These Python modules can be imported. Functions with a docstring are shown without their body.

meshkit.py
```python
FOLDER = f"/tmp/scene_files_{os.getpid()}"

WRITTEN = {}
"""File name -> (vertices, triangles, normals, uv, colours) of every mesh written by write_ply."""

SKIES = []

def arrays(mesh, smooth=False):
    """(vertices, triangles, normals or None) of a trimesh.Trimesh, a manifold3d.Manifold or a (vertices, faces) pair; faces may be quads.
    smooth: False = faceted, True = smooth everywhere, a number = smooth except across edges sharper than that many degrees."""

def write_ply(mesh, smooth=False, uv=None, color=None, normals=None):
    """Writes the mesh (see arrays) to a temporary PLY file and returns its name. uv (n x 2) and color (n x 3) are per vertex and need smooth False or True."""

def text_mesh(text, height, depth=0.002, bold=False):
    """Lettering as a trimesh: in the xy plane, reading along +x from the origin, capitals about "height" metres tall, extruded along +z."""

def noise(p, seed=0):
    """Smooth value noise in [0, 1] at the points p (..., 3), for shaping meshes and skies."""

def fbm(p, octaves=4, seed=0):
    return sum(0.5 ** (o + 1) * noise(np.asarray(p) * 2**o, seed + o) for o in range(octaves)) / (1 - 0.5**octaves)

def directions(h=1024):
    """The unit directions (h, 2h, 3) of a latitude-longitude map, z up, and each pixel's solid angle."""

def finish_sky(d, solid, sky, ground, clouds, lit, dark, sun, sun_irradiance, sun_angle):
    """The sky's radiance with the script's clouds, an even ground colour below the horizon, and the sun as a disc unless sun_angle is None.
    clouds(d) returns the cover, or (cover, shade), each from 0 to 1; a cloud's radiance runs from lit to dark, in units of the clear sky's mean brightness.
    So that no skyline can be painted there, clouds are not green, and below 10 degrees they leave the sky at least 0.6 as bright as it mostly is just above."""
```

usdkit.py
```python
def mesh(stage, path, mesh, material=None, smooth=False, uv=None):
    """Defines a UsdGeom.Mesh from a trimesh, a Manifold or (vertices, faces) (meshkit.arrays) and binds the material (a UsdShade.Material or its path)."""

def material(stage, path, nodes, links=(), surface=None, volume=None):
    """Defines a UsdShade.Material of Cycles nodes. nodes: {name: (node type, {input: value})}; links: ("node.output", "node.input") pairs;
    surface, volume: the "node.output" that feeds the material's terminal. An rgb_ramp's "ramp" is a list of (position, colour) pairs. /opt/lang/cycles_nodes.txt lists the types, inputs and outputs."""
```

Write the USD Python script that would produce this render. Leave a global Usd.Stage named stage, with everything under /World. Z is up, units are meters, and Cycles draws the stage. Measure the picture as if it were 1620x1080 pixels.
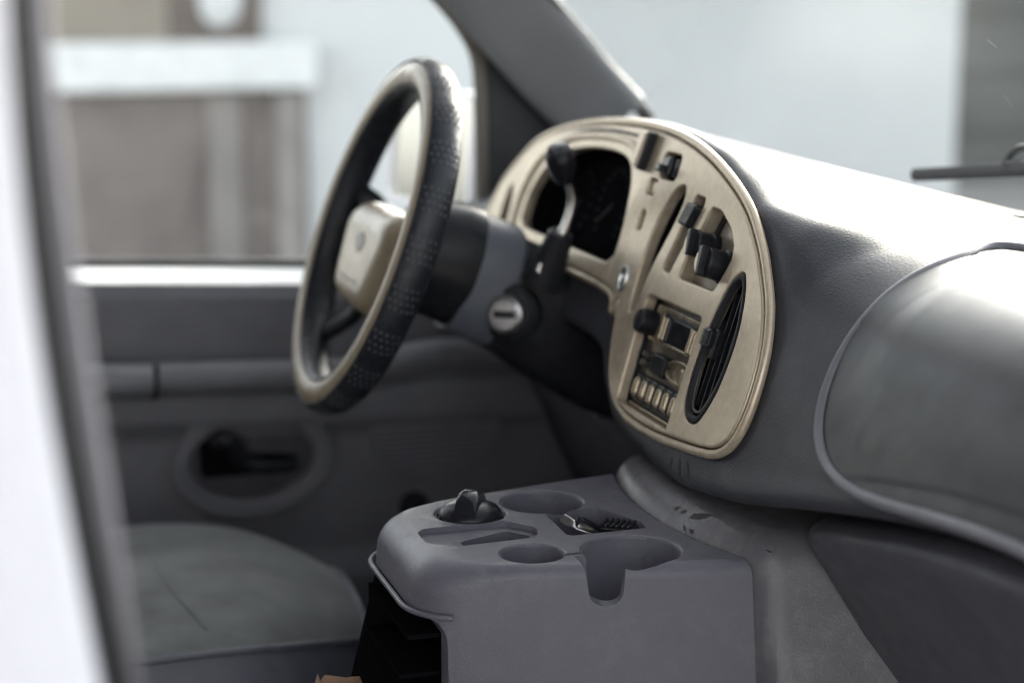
import math, random
import numpy as np, trimesh, manifold3d as m3, shapely, shapely.geometry as sg
from shapely import affinity
from scipy.interpolate import BSpline, PchipInterpolator
from scipy.ndimage import gaussian_filter1d
from pxr import Usd, UsdGeom, UsdLux, UsdShade, Gf, Sdf
import usdkit, meshkit

random.seed(4); rng = np.random.default_rng(4)
stage = Usd.Stage.CreateInMemory()
UsdGeom.SetStageUpAxis(stage, UsdGeom.Tokens.z); UsdGeom.SetStageMetersPerUnit(stage, 1.0)
stage.DefinePrim('/World', 'Xform'); stage.DefinePrim('/World/Looks', 'Scope')

# ---------------------------------------------------------------- camera (x forward in the van, y to the driver's side, z up)
F, PSI, PIT = 3023.0, math.radians(17), math.radians(11)          # focal length in pixels of a 1620 wide picture
C = np.array([0, 0, 1.6])
FW = np.array([math.sin(PSI)*math.cos(PIT), math.cos(PSI)*math.cos(PIT), -math.sin(PIT)])
RT = np.array([math.cos(PSI), -math.sin(PSI), 0]); UP = np.cross(RT, FW)
cam = UsdGeom.Camera.Define(stage, '/World/Camera')
cam.CreateHorizontalApertureAttr(36.0); cam.CreateVerticalApertureAttr(24.0)
cam.CreateFocalLengthAttr(36.0*F/1620); cam.CreateFStopAttr(2.85); cam.CreateFocusDistanceAttr(1.60)
cam.CreateClippingRangeAttr(Gf.Vec2f(0.05, 1000))
cam.CreateExposureAttr(1.75)
M4 = np.eye(4); M4[0, :3], M4[1, :3], M4[2, :3], M4[3, :3] = RT, UP, -FW, C
cam.AddTransformOp().Set(Gf.Matrix4d(*M4.ravel().tolist()))

# ---------------------------------------------------------------- sky and a soft low sun from behind the van
SUN = np.array([0.55, 0.72, 0.26]); SUN /= np.linalg.norm(SUN)
dome = UsdLux.DomeLight.Define(stage, '/World/sky')
dome.GetPrim().SetCustomDataByKey('kind', 'structure')
skym = usdkit.material(stage, '/World/Looks/sky', {
    's': ('sky_texture', {'sky_type': 'single_scattering', 'sun_disc': False, 'sun_elevation': math.asin(SUN[2]),
                          'sun_rotation': math.atan2(SUN[0], SUN[1]), 'aerosol_density': 2.0}),
    'h': ('hsv', {'saturation': 0.22, 'value': 1.0}),
    'b': ('background_shader', {'strength': 0.15})}, [('s.color', 'h.color'), ('h.color', 'b.color')], surface='b.background')
UsdShade.MaterialBindingAPI.Apply(dome.GetPrim()).Bind(skym)
sun = UsdLux.DistantLight.Define(stage, '/World/Sun')
sun.CreateNormalizeAttr(True); sun.CreateIntensityAttr(0.125); sun.CreateAngleAttr(22.0); sun.CreateColorAttr(Gf.Vec3f(1.0, 0.84, 0.62))
zz = SUN; xx = np.cross([0, 0, 1], zz); xx /= np.linalg.norm(xx); yy = np.cross(zz, xx)
S4 = np.eye(4); S4[0, :3], S4[1, :3], S4[2, :3] = xx, yy, zz
sun.AddTransformOp().Set(Gf.Matrix4d(*S4.ravel().tolist()))

# ---------------------------------------------------------------- where a thing seen in the photograph stands
def ray(px, py): return FW + (px-810)/F*RT + (540-py)/F*UP
def hit(px, py, p0, n):
    d = ray(px, py); return C + d*(np.dot(np.asarray(p0)-C, n)/np.dot(d, n))
def aty(px, py, y): return hit(px, py, (0, y, 0), np.array([0, 1., 0]))
def atz(px, py, z): return hit(px, py, (0, 0, z), np.array([0, 0, 1.]))
def atx(px, py, x): return hit(px, py, (x, 0, 0), np.array([1., 0, 0]))

# ---------------------------------------------------------------- helpers
used = {}
def numbered(path):
    k = used.get(path, 0); used[path] = k+1
    return path if k == 0 else f'{path}_{k:03d}'
def tag(p, label=None, cat=None, group=None, kind=None):
    p = p.GetPrim() if hasattr(p, 'GetPrim') else p
    for k, v in (('label', label), ('category', cat), ('group', group), ('kind', kind)):
        if v: p.SetCustomDataByKey(k, v)
    return p
def thing(name, label, cat, loc=(0, 0, 0), group=None):
    x = UsdGeom.Xform.Define(stage, numbered('/World/'+name)); x.AddTranslateOp().Set(Gf.Vec3d(*map(float, loc)))
    p = tag(x, label, cat, group); p_loc[str(p.GetPath())] = np.asarray(loc, float); return p
p_loc = {}
def off(parent):
    s = str(parent.GetPath())
    for k, v in p_loc.items():
        if s == k or s.startswith(k+'/'): return v
    return np.zeros(3)
def obj(name, mesh, mat, parent=None, smooth=35, label=None, kind=None):
    """One mesh in world coordinates, made relative to its thing."""
    base = str(parent.GetPath()) if parent is not None else '/World'
    if isinstance(mesh, list): mesh = trimesh.util.concatenate(mesh)
    if hasattr(mesh, 'to_mesh'):
        q = mesh.to_mesh(); mesh = trimesh.Trimesh(q.vert_properties[:, :3], q.tri_verts, process=False)
    mesh = mesh.copy()
    if parent is not None: mesh.apply_translation(-off(parent))
    m = usdkit.mesh(stage, numbered(base+'/'+name), mesh, mat, smooth=smooth)
    return tag(m, label, kind=kind)
def tm(v, f): return trimesh.Trimesh(np.asarray(v, float), np.asarray(f, int), process=False)
def grid(P, closed_u=False, closed_v=False, flip=False):
    """P: (n, m, 3) points -> quads as triangles."""
    n, m = P.shape[:2]; idx = np.arange(n*m).reshape(n, m)
    a = idx if closed_u else idx[:-1]; b = np.roll(idx, -1, 0) if closed_u else idx[1:]
    def cols(q): return (q, np.roll(q, -1, 1)) if closed_v else (q[:, :-1], q[:, 1:])
    a0, a1 = cols(a); b0, b1 = cols(b)
    f = np.vstack([np.stack([a0, b0, b1], -1).reshape(-1, 3), np.stack([a0, b1, a1], -1).reshape(-1, 3)])
    if flip: f = f[:, ::-1]
    return tm(P.reshape(-1, 3), f)
def resample(pts, n, closed=False):
    pts = np.asarray(pts, float)
    if closed: pts = np.vstack([pts, pts[:1]])
    s = np.r_[0, np.cumsum(np.linalg.norm(np.diff(pts, axis=0), axis=1))]
    t = np.linspace(0, s[-1], n+1)[:-1] if closed else np.linspace(0, s[-1], n)
    return np.stack([np.interp(t, s, pts[:, k]) for k in range(pts.shape[1])], 1)
def spline(pts, n, closed=False, sm=1.0):
    """Catmull-Rom through the points."""
    p = np.asarray(pts, float); k = len(p); out = []
    seg = k if closed else k-1
    for i in range(seg):
        g = lambda j: p[j % k] if closed else p[min(max(j, 0), k-1)]
        a, b, c, d = g(i-1), g(i), g(i+1), g(i+2)
        for t in np.linspace(0, 1, 16, endpoint=False):
            out.append(.5*((2*b)+(c-a)*t+(2*a-5*b+4*c-d)*t*t+(3*b-a-3*c+d)*t**3))
    if not closed: out.append(p[-1])
    return resample(out, n, closed)
def tube(path, r, sides=12, closed=False, up=(0, 0, 1), flat=1.0, caps=True):
    """Swept ellipse; r may be one radius per point. flat scales the axis nearest to 'up'."""
    P = np.asarray(path, float); n = len(P); r = np.broadcast_to(np.asarray(r, float), (n,))
    T = (np.roll(P, -1, 0)-np.roll(P, 1, 0)) if closed else np.gradient(P, axis=0)
    T /= np.linalg.norm(T, axis=1, keepdims=True)+1e-12
    u = np.asarray(up, float); A = np.cross(T, u); A /= np.linalg.norm(A, axis=1, keepdims=True)+1e-9; B = np.cross(A, T)
    th = np.linspace(0, 2*np.pi, sides, endpoint=False)
    G = P[:, None]+r[:, None, None]*(np.cos(th)[None, :, None]*A[:, None]+flat*np.sin(th)[None, :, None]*B[:, None])
    g = grid(G, closed_u=closed, closed_v=True)
    if not closed and caps:
        v = np.vstack([g.vertices, P[0], P[-1]]); k = len(g.vertices); f = [g.faces]
        i = np.arange(sides); j = np.roll(i, -1)
        f.append(np.stack([np.full(sides, k), i, j], 1)); e = (n-1)*sides
        f.append(np.stack([np.full(sides, k+1), e+j, e+i], 1))
        g = tm(v, np.vstack(f))
    return g
def poly_pts(P, step=.002):
    c = np.asarray(P.exterior.coords)[:-1]; L = P.exterior.length
    return resample(c, max(12, int(L/step)), True)
def normals2(c):
    t = np.roll(c, -1, 0)-np.roll(c, 1, 0); t /= np.linalg.norm(t, axis=1, keepdims=True)+1e-12
    return np.stack([t[:, 1], -t[:, 0]], 1)                       # outward of a counter-clockwise ring
def plate(outer, holes, h, r, frame, back=0.0, step=.002):
    """A plate with rounded edges. outer, holes: shapely polygons in the frame's plane; frame(a, b, c) -> world."""
    rings = []; V = []; Fc = []; k = 0
    fl = []
    for q, sgn in [(outer, 1)]+[(x, -1) for x in holes]:
        q = sg.polygon.orient(q); c = poly_pts(q, step); nn = normals2(c)
        lv = [(0, back)]+[(r*(1-math.cos(t)), h-r*(1-math.sin(t))) for t in np.linspace(0, math.pi/2, 5)]
        L = np.array([np.column_stack([c-sgn*nn*o, np.full(len(c), z)]) for o, z in lv])
        g = grid(L, closed_v=True, flip=(sgn > 0))
        V.append(g.vertices); Fc.append(g.faces+k); k += len(g.vertices); fl.append(L[-1][:, :2])
    P = sg.Polygon(fl[0], [x for x in fl[1:]])
    if not P.is_valid: P = P.buffer(0)
    if P.geom_type != 'Polygon': print('plate splits', [g_.area for g_ in P.geoms]); P = max(P.geoms, key=lambda g_: g_.area)
    v, f = trimesh.creation.triangulate_polygon(P, engine='earcut')
    f = np.asarray(f)
    e1_, e2_ = v[f[:, 1]]-v[f[:, 0]], v[f[:, 2]]-v[f[:, 0]]; cr = e1_[:, 0]*e2_[:, 1]-e1_[:, 1]*e2_[:, 0]; f = np.where((cr < 0)[:, None], f[:, ::-1], f)
    V.append(np.column_stack([v, np.full(len(v), h)])); Fc.append(f+k)
    v = np.vstack(V); m = tm(frame(v[:, 0], v[:, 1], v[:, 2]), np.vstack(Fc))
    if np.linalg.det(np.array(frame.axes)) < 0: m.invert()
    m.merge_vertices(digits_vertex=6)
    return m
class Frame:
    def __init__(s, o, ax, ay, az): s.o = np.asarray(o, float); s.axes = [np.asarray(v, float) for v in (ax, ay, az)]
    def __call__(s, a, b, c): return s.o+np.multiply.outer(a, s.axes[0])+np.multiply.outer(b, s.axes[1])+np.multiply.outer(c, s.axes[2])
    def mesh(s, m):
        m = m.copy(); m.vertices = s(m.vertices[:, 0], m.vertices[:, 1], m.vertices[:, 2])
        if np.linalg.det(np.array(s.axes)) < 0: m.invert()
        return m
    def px(s, px, py, c=0.0):
        p = hit(px, py, s.o+c*s.axes[2], s.axes[2])-s.o; return np.array([p@s.axes[0], p@s.axes[1]])
def rbox(x0, x1, y0, y1, z0, z1, r=.004, n=3):
    """Box with rounded edges (hull of spheres)."""
    r = min(r, (x1-x0)/2.01, (y1-y0)/2.01, (z1-z0)/2.01); sp = trimesh.creation.icosphere(2 if n > 2 else 1, r).vertices
    pts = np.vstack([sp+[x, y, z] for x in (x0+r, x1-r) for y in (y0+r, y1-r) for z in (z0+r, z1-r)])
    return trimesh.convex.convex_hull(pts)
def cyl(r, h, n=40, bev=.001, z0=0.0):
    """Cylinder along z with a bevelled top."""
    return lathe([(0, z0), (r, z0), (r, z0+h-bev), (r-.3*bev, z0+h-.3*bev), (r-bev, z0+h), (0, z0+h)], n)
def lathe(prof, n=48):
    prof = np.asarray(prof, float); th = np.linspace(0, 2*np.pi, n, endpoint=False)
    P = np.stack([prof[:, 0, None]*np.cos(th), prof[:, 0, None]*np.sin(th), np.broadcast_to(prof[:, 1, None], (len(prof), n))], -1)
    g = grid(P, closed_v=True); m = tm(g.vertices, g.faces); m.merge_vertices(digits_vertex=7)
    m.update_faces(m.nondegenerate_faces()); m.invert(); 
    if m.volume < 0: m.invert()
    return m
def place(m, o, z, x=None):
    """Puts a mesh made along +z at o with its z axis along z (and x axis near x)."""
    z = np.asarray(z, float); z = z/np.linalg.norm(z); x = np.array([0, 0, 1.]) if x is None else np.asarray(x, float)
    if abs(x@z) > .95: x = np.array([1., 0, 0])
    x = x-z*(x@z); x /= np.linalg.norm(x); y = np.cross(z, x)
    return Frame(o, x, y, z).mesh(m)
def ell(a, b, ra, rb, n=64): return sg.Polygon([(a+ra*math.cos(t), b+rb*math.sin(t)) for t in np.linspace(0, 2*np.pi, n, endpoint=False)])
def rpoly(pts, r): return sg.Polygon(pts).buffer(-r).buffer(2*r, quad_segs=6).buffer(-r, quad_segs=6)
def rect(a0, a1, b0, b1, r=.003): return rpoly([(a0, b0), (a1, b0), (a1, b1), (a0, b1)], r)
def mani(m): return m3.Manifold(m3.Mesh(np.asarray(m.vertices, np.float32), np.asarray(m.faces, np.uint32)))
def ext(P, h, frame, z0=0.0):
    m = trimesh.creation.extrude_polygon(P, h, engine='earcut'); m.apply_translation([0, 0, z0]); return frame.mesh(m)

# ---------------------------------------------------------------- materials
def mat(name, col, rough=.5, metal=0., spec=.5, var=.12, vscale=9., grain=0., gscale=260., fine=0., fscale=1500., rvar=.12, coat=0., extra=None, dust=0., dustcol=(.35, .33, .30)):
    """Principled plastic, paint or cloth with uneven tone, uneven gloss and a leather grain."""
    c = np.asarray(col, float)
    N = {'g': ('geometry', {}),
         'n': ('noise_texture', {'scale': vscale, 'detail': 5, 'roughness': .6}),
         'r': ('rgb_ramp', {'ramp': [(.3, c*(1-var)), (.7, np.minimum(c*(1+var), 1))]}),
         'n2': ('noise_texture', {'scale': vscale*3.3, 'detail': 6, 'roughness': .65}),
         'mr': ('map_range', {'from_min': .3, 'from_max': .7, 'to_min': max(rough-rvar, .02), 'to_max': min(rough+rvar, 1)}),
         'p': ('principled_bsdf', {'metallic': metal, 'specular_ior_level': spec, 'coat_weight': coat, 'coat_roughness': .15, **(extra or {})})}
    L = [('g.position', 'n.vector'), ('g.position', 'n2.vector'), ('n.fac', 'r.fac'), ('n2.fac', 'mr.value'), ('mr.result', 'p.roughness')]
    if dust:
        N['n3'] = ('noise_texture', {'scale': 38., 'detail': 8, 'roughness': .75}); N['dr'] = ('rgb_ramp', {'ramp': [(.5, (0, 0, 0)), (.75, (dust,)*3)]})
        N['mx'] = ('mix_color', {'b': dustcol}); L += [('g.position', 'n3.vector'), ('n3.fac', 'dr.fac'), ('dr.color', 'mx.fac'), ('r.color', 'mx.a'), ('mx.result', 'p.base_color')]
    else: L.append(('r.color', 'p.base_color'))
    last = None
    if grain:
        N['wn'] = ('noise_texture', {'scale': gscale*.35, 'detail': 3}); N['wa'] = ('vector_math', {'math_type': 'multiply_add', 'vector2': (.008, .008, .008)})
        N['v'] = ('voronoi_texture', {'feature': 'distance_to_edge', 'scale': gscale}); N['vr'] = ('map_range', {'from_min': 0., 'from_max': .28})
        N['b1'] = ('bump', {'strength': min(grain, 1.), 'distance': .0006})
        L += [('g.position', 'wn.vector'), ('wn.color', 'wa.vector1'), ('g.position', 'wa.vector3'), ('wa.vector', 'v.vector'), ('v.distance', 'vr.value'), ('vr.result', 'b1.height')]; last = 'b1.normal'
    if fine:
        N['fn'] = ('noise_texture', {'scale': fscale, 'detail': 2}); N['b2'] = ('bump', {'strength': fine, 'distance': .0004}); L += [('g.position', 'fn.vector'), ('fn.fac', 'b2.height')]
        if last: L.append((last, 'b2.normal'))
        last = 'b2.normal'
    if last: L.append((last, 'p.normal'))
    return usdkit.material(stage, '/World/Looks/'+name, N, L, surface='p.BSDF')
MT = dict(
    pad=mat('graphite_dash_plastic', (.026, .026, .031), .42, spec=.30, grain=.15, gscale=260, var=.10, dust=.03, rvar=.06, fine=.15),
    airbag=mat('smooth_graphite_plastic', (.017, .0165, .019), .36, spec=.34, fine=.25, fscale=900, var=.10, rvar=.06),
    bezel=mat('champagne_paint', (.46, .378, .28), .27, metal=.5, fine=.2, fscale=1400, var=.10, rvar=.08, dust=.10, dustcol=(.16, .13, .10)),
    console=mat('mauve_grey_plastic', (.104, .099, .120), .34, spec=.4, grain=.22, gscale=420, var=.07, dust=.10, rvar=.06),
    cover=mat('worn_grey_plastic', (.10, .094, .102), .32, spec=.4, grain=.12, gscale=340, var=.14, dust=.25, rvar=.08),
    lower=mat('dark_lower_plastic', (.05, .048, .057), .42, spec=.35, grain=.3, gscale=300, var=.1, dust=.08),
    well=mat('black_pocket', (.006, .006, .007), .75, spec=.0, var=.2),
    black=mat('black_plastic', (.009, .009, .011), .27, spec=.22, var=.2, dust=.03, fine=.15),
    glossblack=mat('gloss_black_plastic', (.008, .008, .010), .17, spec=.4, var=.1, rvar=.05),
    rubber=mat('black_rubber', (.011, .011, .013), .5, spec=.25, var=.2, fine=.3),
    leather=mat('black_leather', (.009, .010, .013), .26, spec=.45, grain=.35, gscale=400, var=.2, rvar=.08),
    rimglint=mat('beige_rim_highlight', (.24, .19, .125), .24, grain=.3, gscale=420, var=.14, dust=.12, dustcol=(.2, .16, .11)),  # cream highlight of the wheel rim put into the colour
    tanpad=mat('beige_horn_pad', (.27, .215, .145), .26, fine=.3, var=.1),
    greytrim=mat('grey_trim', (.20, .19, .215), .5, fine=.3, var=.08),
    pillar=mat('grey_pillar_trim', (.17, .17, .175), .5, fine=.3, var=.08),
    column=mat('blue_grey_plastic', (.075, .08, .095), .42, fine=.3, var=.1),
    door=mat('door_plastic', (.13, .128, .14), .46, grain=.25, gscale=260, var=.12, dust=.06),
    doorlight=mat('door_armrest_plastic', (.16, .158, .17), .42, grain=.25, gscale=260, var=.1),
    seatcloth=mat('grey_green_seat_cloth', (.10, .106, .105), .9, spec=.2, fine=1., fscale=420, var=.45, vscale=10, extra={'sheen_weight': .25}),
    vinyl=mat('blue_grey_vinyl', (.095, .098, .118), .4, grain=.4, gscale=240, var=.12),
    chrome=mat('bright_metal', (.75, .74, .72), .22, metal=1., var=.05, rvar=.08),
    satin=mat('satin_silver_plastic', (.40, .33, .24), .22, metal=.85, var=.08, rvar=.08),
    white=mat('white_van_paint', (.70, .70, .75), .25, coat=.5, var=.03),
    chromewhite=mat('pale_sill_strip', (.82, .83, .84), .3, metal=.0, var=.06),
    mirrorglass=mat('mirror_glass', (.93, .92, .88), .05, metal=1., var=.02, rvar=.03),
    housewhite=mat('white_wall_paint', (.59, .605, .61), .7, var=.05, vscale=1.2),
    housebrown=mat('brown_siding', (.235, .205, .192), .8, var=.22, vscale=2.5),
    housetan=mat('tan_siding', (.28, .247, .205), .8, var=.15, vscale=2.5),
    housepale=mat('pale_reflection_paint', (.265, .245, .232), .8, var=.2, vscale=3.),  # pale tone of the reflected streaks on the slats
    housedark=mat('dark_brown_shutter', (.13, .105, .09), .7, var=.2, vscale=3.),
    greywall=mat('grey_green_wall', (.115, .117, .11), .8, var=.15, vscale=1.5),
    ground=mat('pale_concrete', (.36, .35, .33), .85, var=.2, vscale=1.0, fine=.3, fscale=60),
    paper=mat('brown_paper', (.30, .19, .12), .75, var=.15, vscale=30),
    floor=mat('dark_floor_mat', (.03, .03, .033), .9, var=.2, fine=.8, fscale=500),
    scuff=mat('black_scuff', (.012, .011, .011), .6, var=.3, vscale=60),
)
def glass(name, tint, fr=1.45):
    return usdkit.material(stage, '/World/Looks/'+name, {'f': ('fresnel', {'IOR': fr}), 't': ('transparent_bsdf', {'color': tint}), 'g': ('glossy_bsdf', {'color': (1, 1, 1), 'roughness': .02}),
        'm': ('mix_closure', {})}, [('f.fac', 'm.fac'), ('t.BSDF', 'm.closure1'), ('g.BSDF', 'm.closure2')], surface='m.closure')
try:
    MT['glass'] = glass('window_glass', (.90, .93, .92))
except Exception as e: print(e)

# ---------------------------------------------------------------- the setting: ground, houses
g = grid(np.stack(list(np.meshgrid(np.linspace(-150, 150, 31), np.linspace(-150, 150, 31), indexing='ij'))+[np.zeros((31, 31))], -1))
obj('ground', g, MT['ground'], kind='structure', smooth=False)

def bx(x0, x1, y0, y1, z0, z1):
    m = trimesh.creation.box((x1-x0, y1-y0, z1-z0)); m.apply_translation([(x0+x1)/2, (y0+y1)/2, (z0+z1)/2]); return m
HY = 8.0
def hx(px): return float(aty(px, 300, HY)[0])
def hz(py): return float(aty(300, py, HY)[2])
house = thing('garden_wall', 'long white painted wall cut low for sky reflections with a brown slatted section beyond the driver window', 'wall', (0, HY, 0))
obj('wall', bx(-.25, hx(1512)+.02, HY+.06, HY+.35, 0, 1.56), MT['housewhite'], house, smooth=False)  # height and left end shaped so open sky reflects in dash and panel
x0, x1 = -.24, hx(488)
zt, zbm = hz(142), 0.05
nb = 26; step = (zt-zbm)/nb
for k in range(nb):
    z = zbm+k*step
    P = np.array([(HY+.055, z+.004), (HY-.005+rng.uniform(-.004, .004), z+.006), (HY+.025, z+step+.002), (HY+.055, z+step)])
    pr = sg.Polygon(P); m = trimesh.creation.extrude_polygon(pr, x1-x0, engine='earcut')
    m = Frame((x0, 0, 0), (0, 1, 0), (0, 0, 1), (1, 0, 0)).mesh(m); obj('siding_board', m, MT['housebrown'], house, smooth=False)
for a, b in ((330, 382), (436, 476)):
    obj('pilaster', bx(hx(a), hx(b), HY-.03, HY+.02, 0, zt-.02), MT['housepale'], house, smooth=False)  # pale strips: reflections on the slats, painted as solid bars
obj('trim_band', rbox(x0, x1+.03, HY-.10, HY+.058, zt+.001, hz(66), .02), mat('white_rail_paint', (.70, .71, .71), .6), house)
za, zb_ = hz(66)+.001, 1.555
xs = hx(275)
for k in range(6):
    z = za+k*(zb_-za)/6; h6 = (zb_-za)/6
    obj('upper_board', bx(x0, xs, HY+.01+.004*(k % 2), HY+.058, z+.004, z+h6), MT['housetan'], house, smooth=False)
sh = obj('shutter', rbox(xs+.004, hx(420), HY+.0, HY+.058, za, zb_, .01), MT['housedark'], house)
obj('wall_lamp', place(lathe([(0, -.10), (.05, -.085), (.085, -.03), (.09, .03), (.06, .09), (.02, .11), (0, .112)], 32), aty(348, 6, HY-.08), (0, 0, 1)), MT['housewhite'], house)
obj('coping', bx(-.29, hx(1512)+.06, HY+.02, HY+.39, 1.56, 1.61), MT['housewhite'], house, smooth=False)

gb = thing('grey_building', 'grey building at the right edge behind the windshield and wiper', 'building', (0, 13, 0))
obj('wall', bx(aty(1440, 200, 13)[0], aty(2300, 200, 13)[0], 13, 16, 0, 2.5), MT['greywall'], gb, smooth=False)
for k in range(5):
    zz_ = .4+k*.45
    obj('ledge', bx(aty(1440, 200, 13)[0], aty(2300, 200, 13)[0], 12.94, 12.999, zz_, zz_+.07), MT['greywall'], gb, smooth=False)

# ---------------------------------------------------------------- the van shell
van = thing('white_van', 'white van around the cab with windshield grey pillars and wiper', 'van')
def wx(y): return .975-.045*(abs(y-1.515)/.9)**2.2            # windshield foot in plan
def wz(y): return 1.372+.022*(abs(y-1.515)/.9)**2
ys = np.linspace(.62, 2.41, 40); ts = np.linspace(-.05, 1, 12)
WS = np.array([[(wx(y)-.50*t, 1.515+(y-1.515)*(1-.04*t), wz(y)-.01+.60*t) for t in ts] for y in ys])
obj('windshield', grid(WS, flip=True), MT['glass'], van, smooth=True)
obj('cowl', grid(np.array([[(wx(y)+.06+.40*t, y, wz(y)-.035-.10*t-.02*math.sin(t*3)) for t in np.linspace(-.12, 1, 16)] for y in np.linspace(.6, 2.43, 60)])), mat('mottled_grey_cowl', (.13, .135, .135), .6, var=.6, vscale=28), van, smooth=True)
ap = [(.985, 2.425, 1.335), (.86, 2.425, 1.475), (.73, 2.42, 1.61), (.55, 2.41, 1.80), (.42, 2.39, 1.95)]
def slab(path, w, t, wdir, n=40):
    """A rounded strip: half width w along wdir, half thickness t."""
    P = spline(path, n); T = np.gradient(P, axis=0); T /= np.linalg.norm(T, axis=1, keepdims=True)
    W = np.asarray(wdir, float)-T*(T@np.asarray(wdir, float))[:, None]; W /= np.linalg.norm(W, axis=1, keepdims=True); B = np.cross(T, W)
    th = np.linspace(0, 2*np.pi, 40, endpoint=False); e = .45
    cx = np.sign(np.cos(th))*abs(np.cos(th))**e; sy = np.sign(np.sin(th))*abs(np.sin(th))**e
    w = np.broadcast_to(w, (n,)); G = P[:, None]+(w[:, None]*cx)[..., None]*W[:, None]+t*sy[None, :, None]*B[:, None]
    g = grid(G, closed_v=True); c0, c1 = len(g.vertices), len(g.vertices)+1; i = np.arange(40); j = np.roll(i, -1); e0 = (n-1)*40
    return tm(np.vstack([g.vertices, P[0], P[-1]]), np.vstack([g.faces, np.stack([np.full(40, c0), i, j], 1), np.stack([np.full(40, c1), e0+j, e0+i], 1)]))
edge = [aty(1030, 190, 2.40), aty(950, 92, 2.40), aty(870, 0, 2.39), aty(740, -150, 2.37), aty(600, -310, 2.35)]
inner = [aty(905, 205, 2.43), aty(800, 108, 2.43), aty(712, 0, 2.43), aty(590, -150, 2.42), aty(455, -310, 2.40)]
mid = [(np.array(a)+b)/2 for a, b in zip(edge, inner)]
pt = slab(mid, np.linspace(.056, .064, 40), .022, np.array(edge[1])-inner[1])
obj('pillar_trim', pt, MT['pillar'], van)
obj('windshield_border', tube(spline([np.asarray(p)+[-.003, -.002, .0] for p in edge], 40), .010, 10), MT['rubber'], van)
obj('roof', rbox(-3.3, .46, .58, 2.46, 1.95, 2.01, .02), MT['white'], van)
obj('side_panel', rbox(-3.3, -.02, .56, .60, .55, 1.96, .01), MT['white'], van)
obj('side_panel', rbox(-3.3, -.40, 2.46, 2.50, .55, 1.96, .01), MT['white'], van)
obj('rear_panel', rbox(-3.34, -3.30, .58, 2.48, .55, 1.98, .01), MT['white'], van)
obj('window_post', rbox(-.44, -.37, 2.44, 2.48, 1.19, 1.96, .01), MT['greytrim'], van)
obj('headliner', rbox(-3.2, .44, .62, 2.44, 1.925, 1.945, .008), MT['greytrim'], van)
obj('floor', rbox(-3.29, 1.15, .61, 2.455, .58, .63, .01), MT['floor'], van)
fw = rbox(.935, .955, .62, 2.44, .63, 1.34, .008); obj('firewall', fw, MT['lower'], van)
# near door post at the left edge: painted metal, rubber seal, grey trim
PY = .74
def post(px_list, y):
    return [aty(px, py, y) for px, py in px_list]
def ribbon(left, right, y0, y1):
    """Solid strip whose left and right edges pass through the given points, from depth y0 to y1."""
    A = spline(left, 30); B = spline(right, 30); R_ = []
    for a, b in zip(A, B):
        a, b = a.copy(), b.copy(); w = b[0]-a[0]; e = min(.006, .3*w)
        R_.append([(a[0], y1, a[2]), (a[0], y0+e, a[2]), (a[0]+e*.4, y0+e*.3, a[2]), (a[0]+e, y0, a[2]), (b[0]-e, y0, b[2]), (b[0]-e*.4, y0+e*.3, b[2]), (b[0], y0+e, b[2]), (b[0], y1, b[2])])
    R_ = np.array(R_); g = grid(R_, closed_v=True); g.fix_normals(); return g
e1 = [(4, -260), (10, 0), (30, 270), (62, 540), (108, 810), (160, 1080), (225, 1400)]
e2 = [(44, -260), (46, 0), (70, 270), (106, 540), (155, 810), (212, 1080), (275, 1400)]
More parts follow.
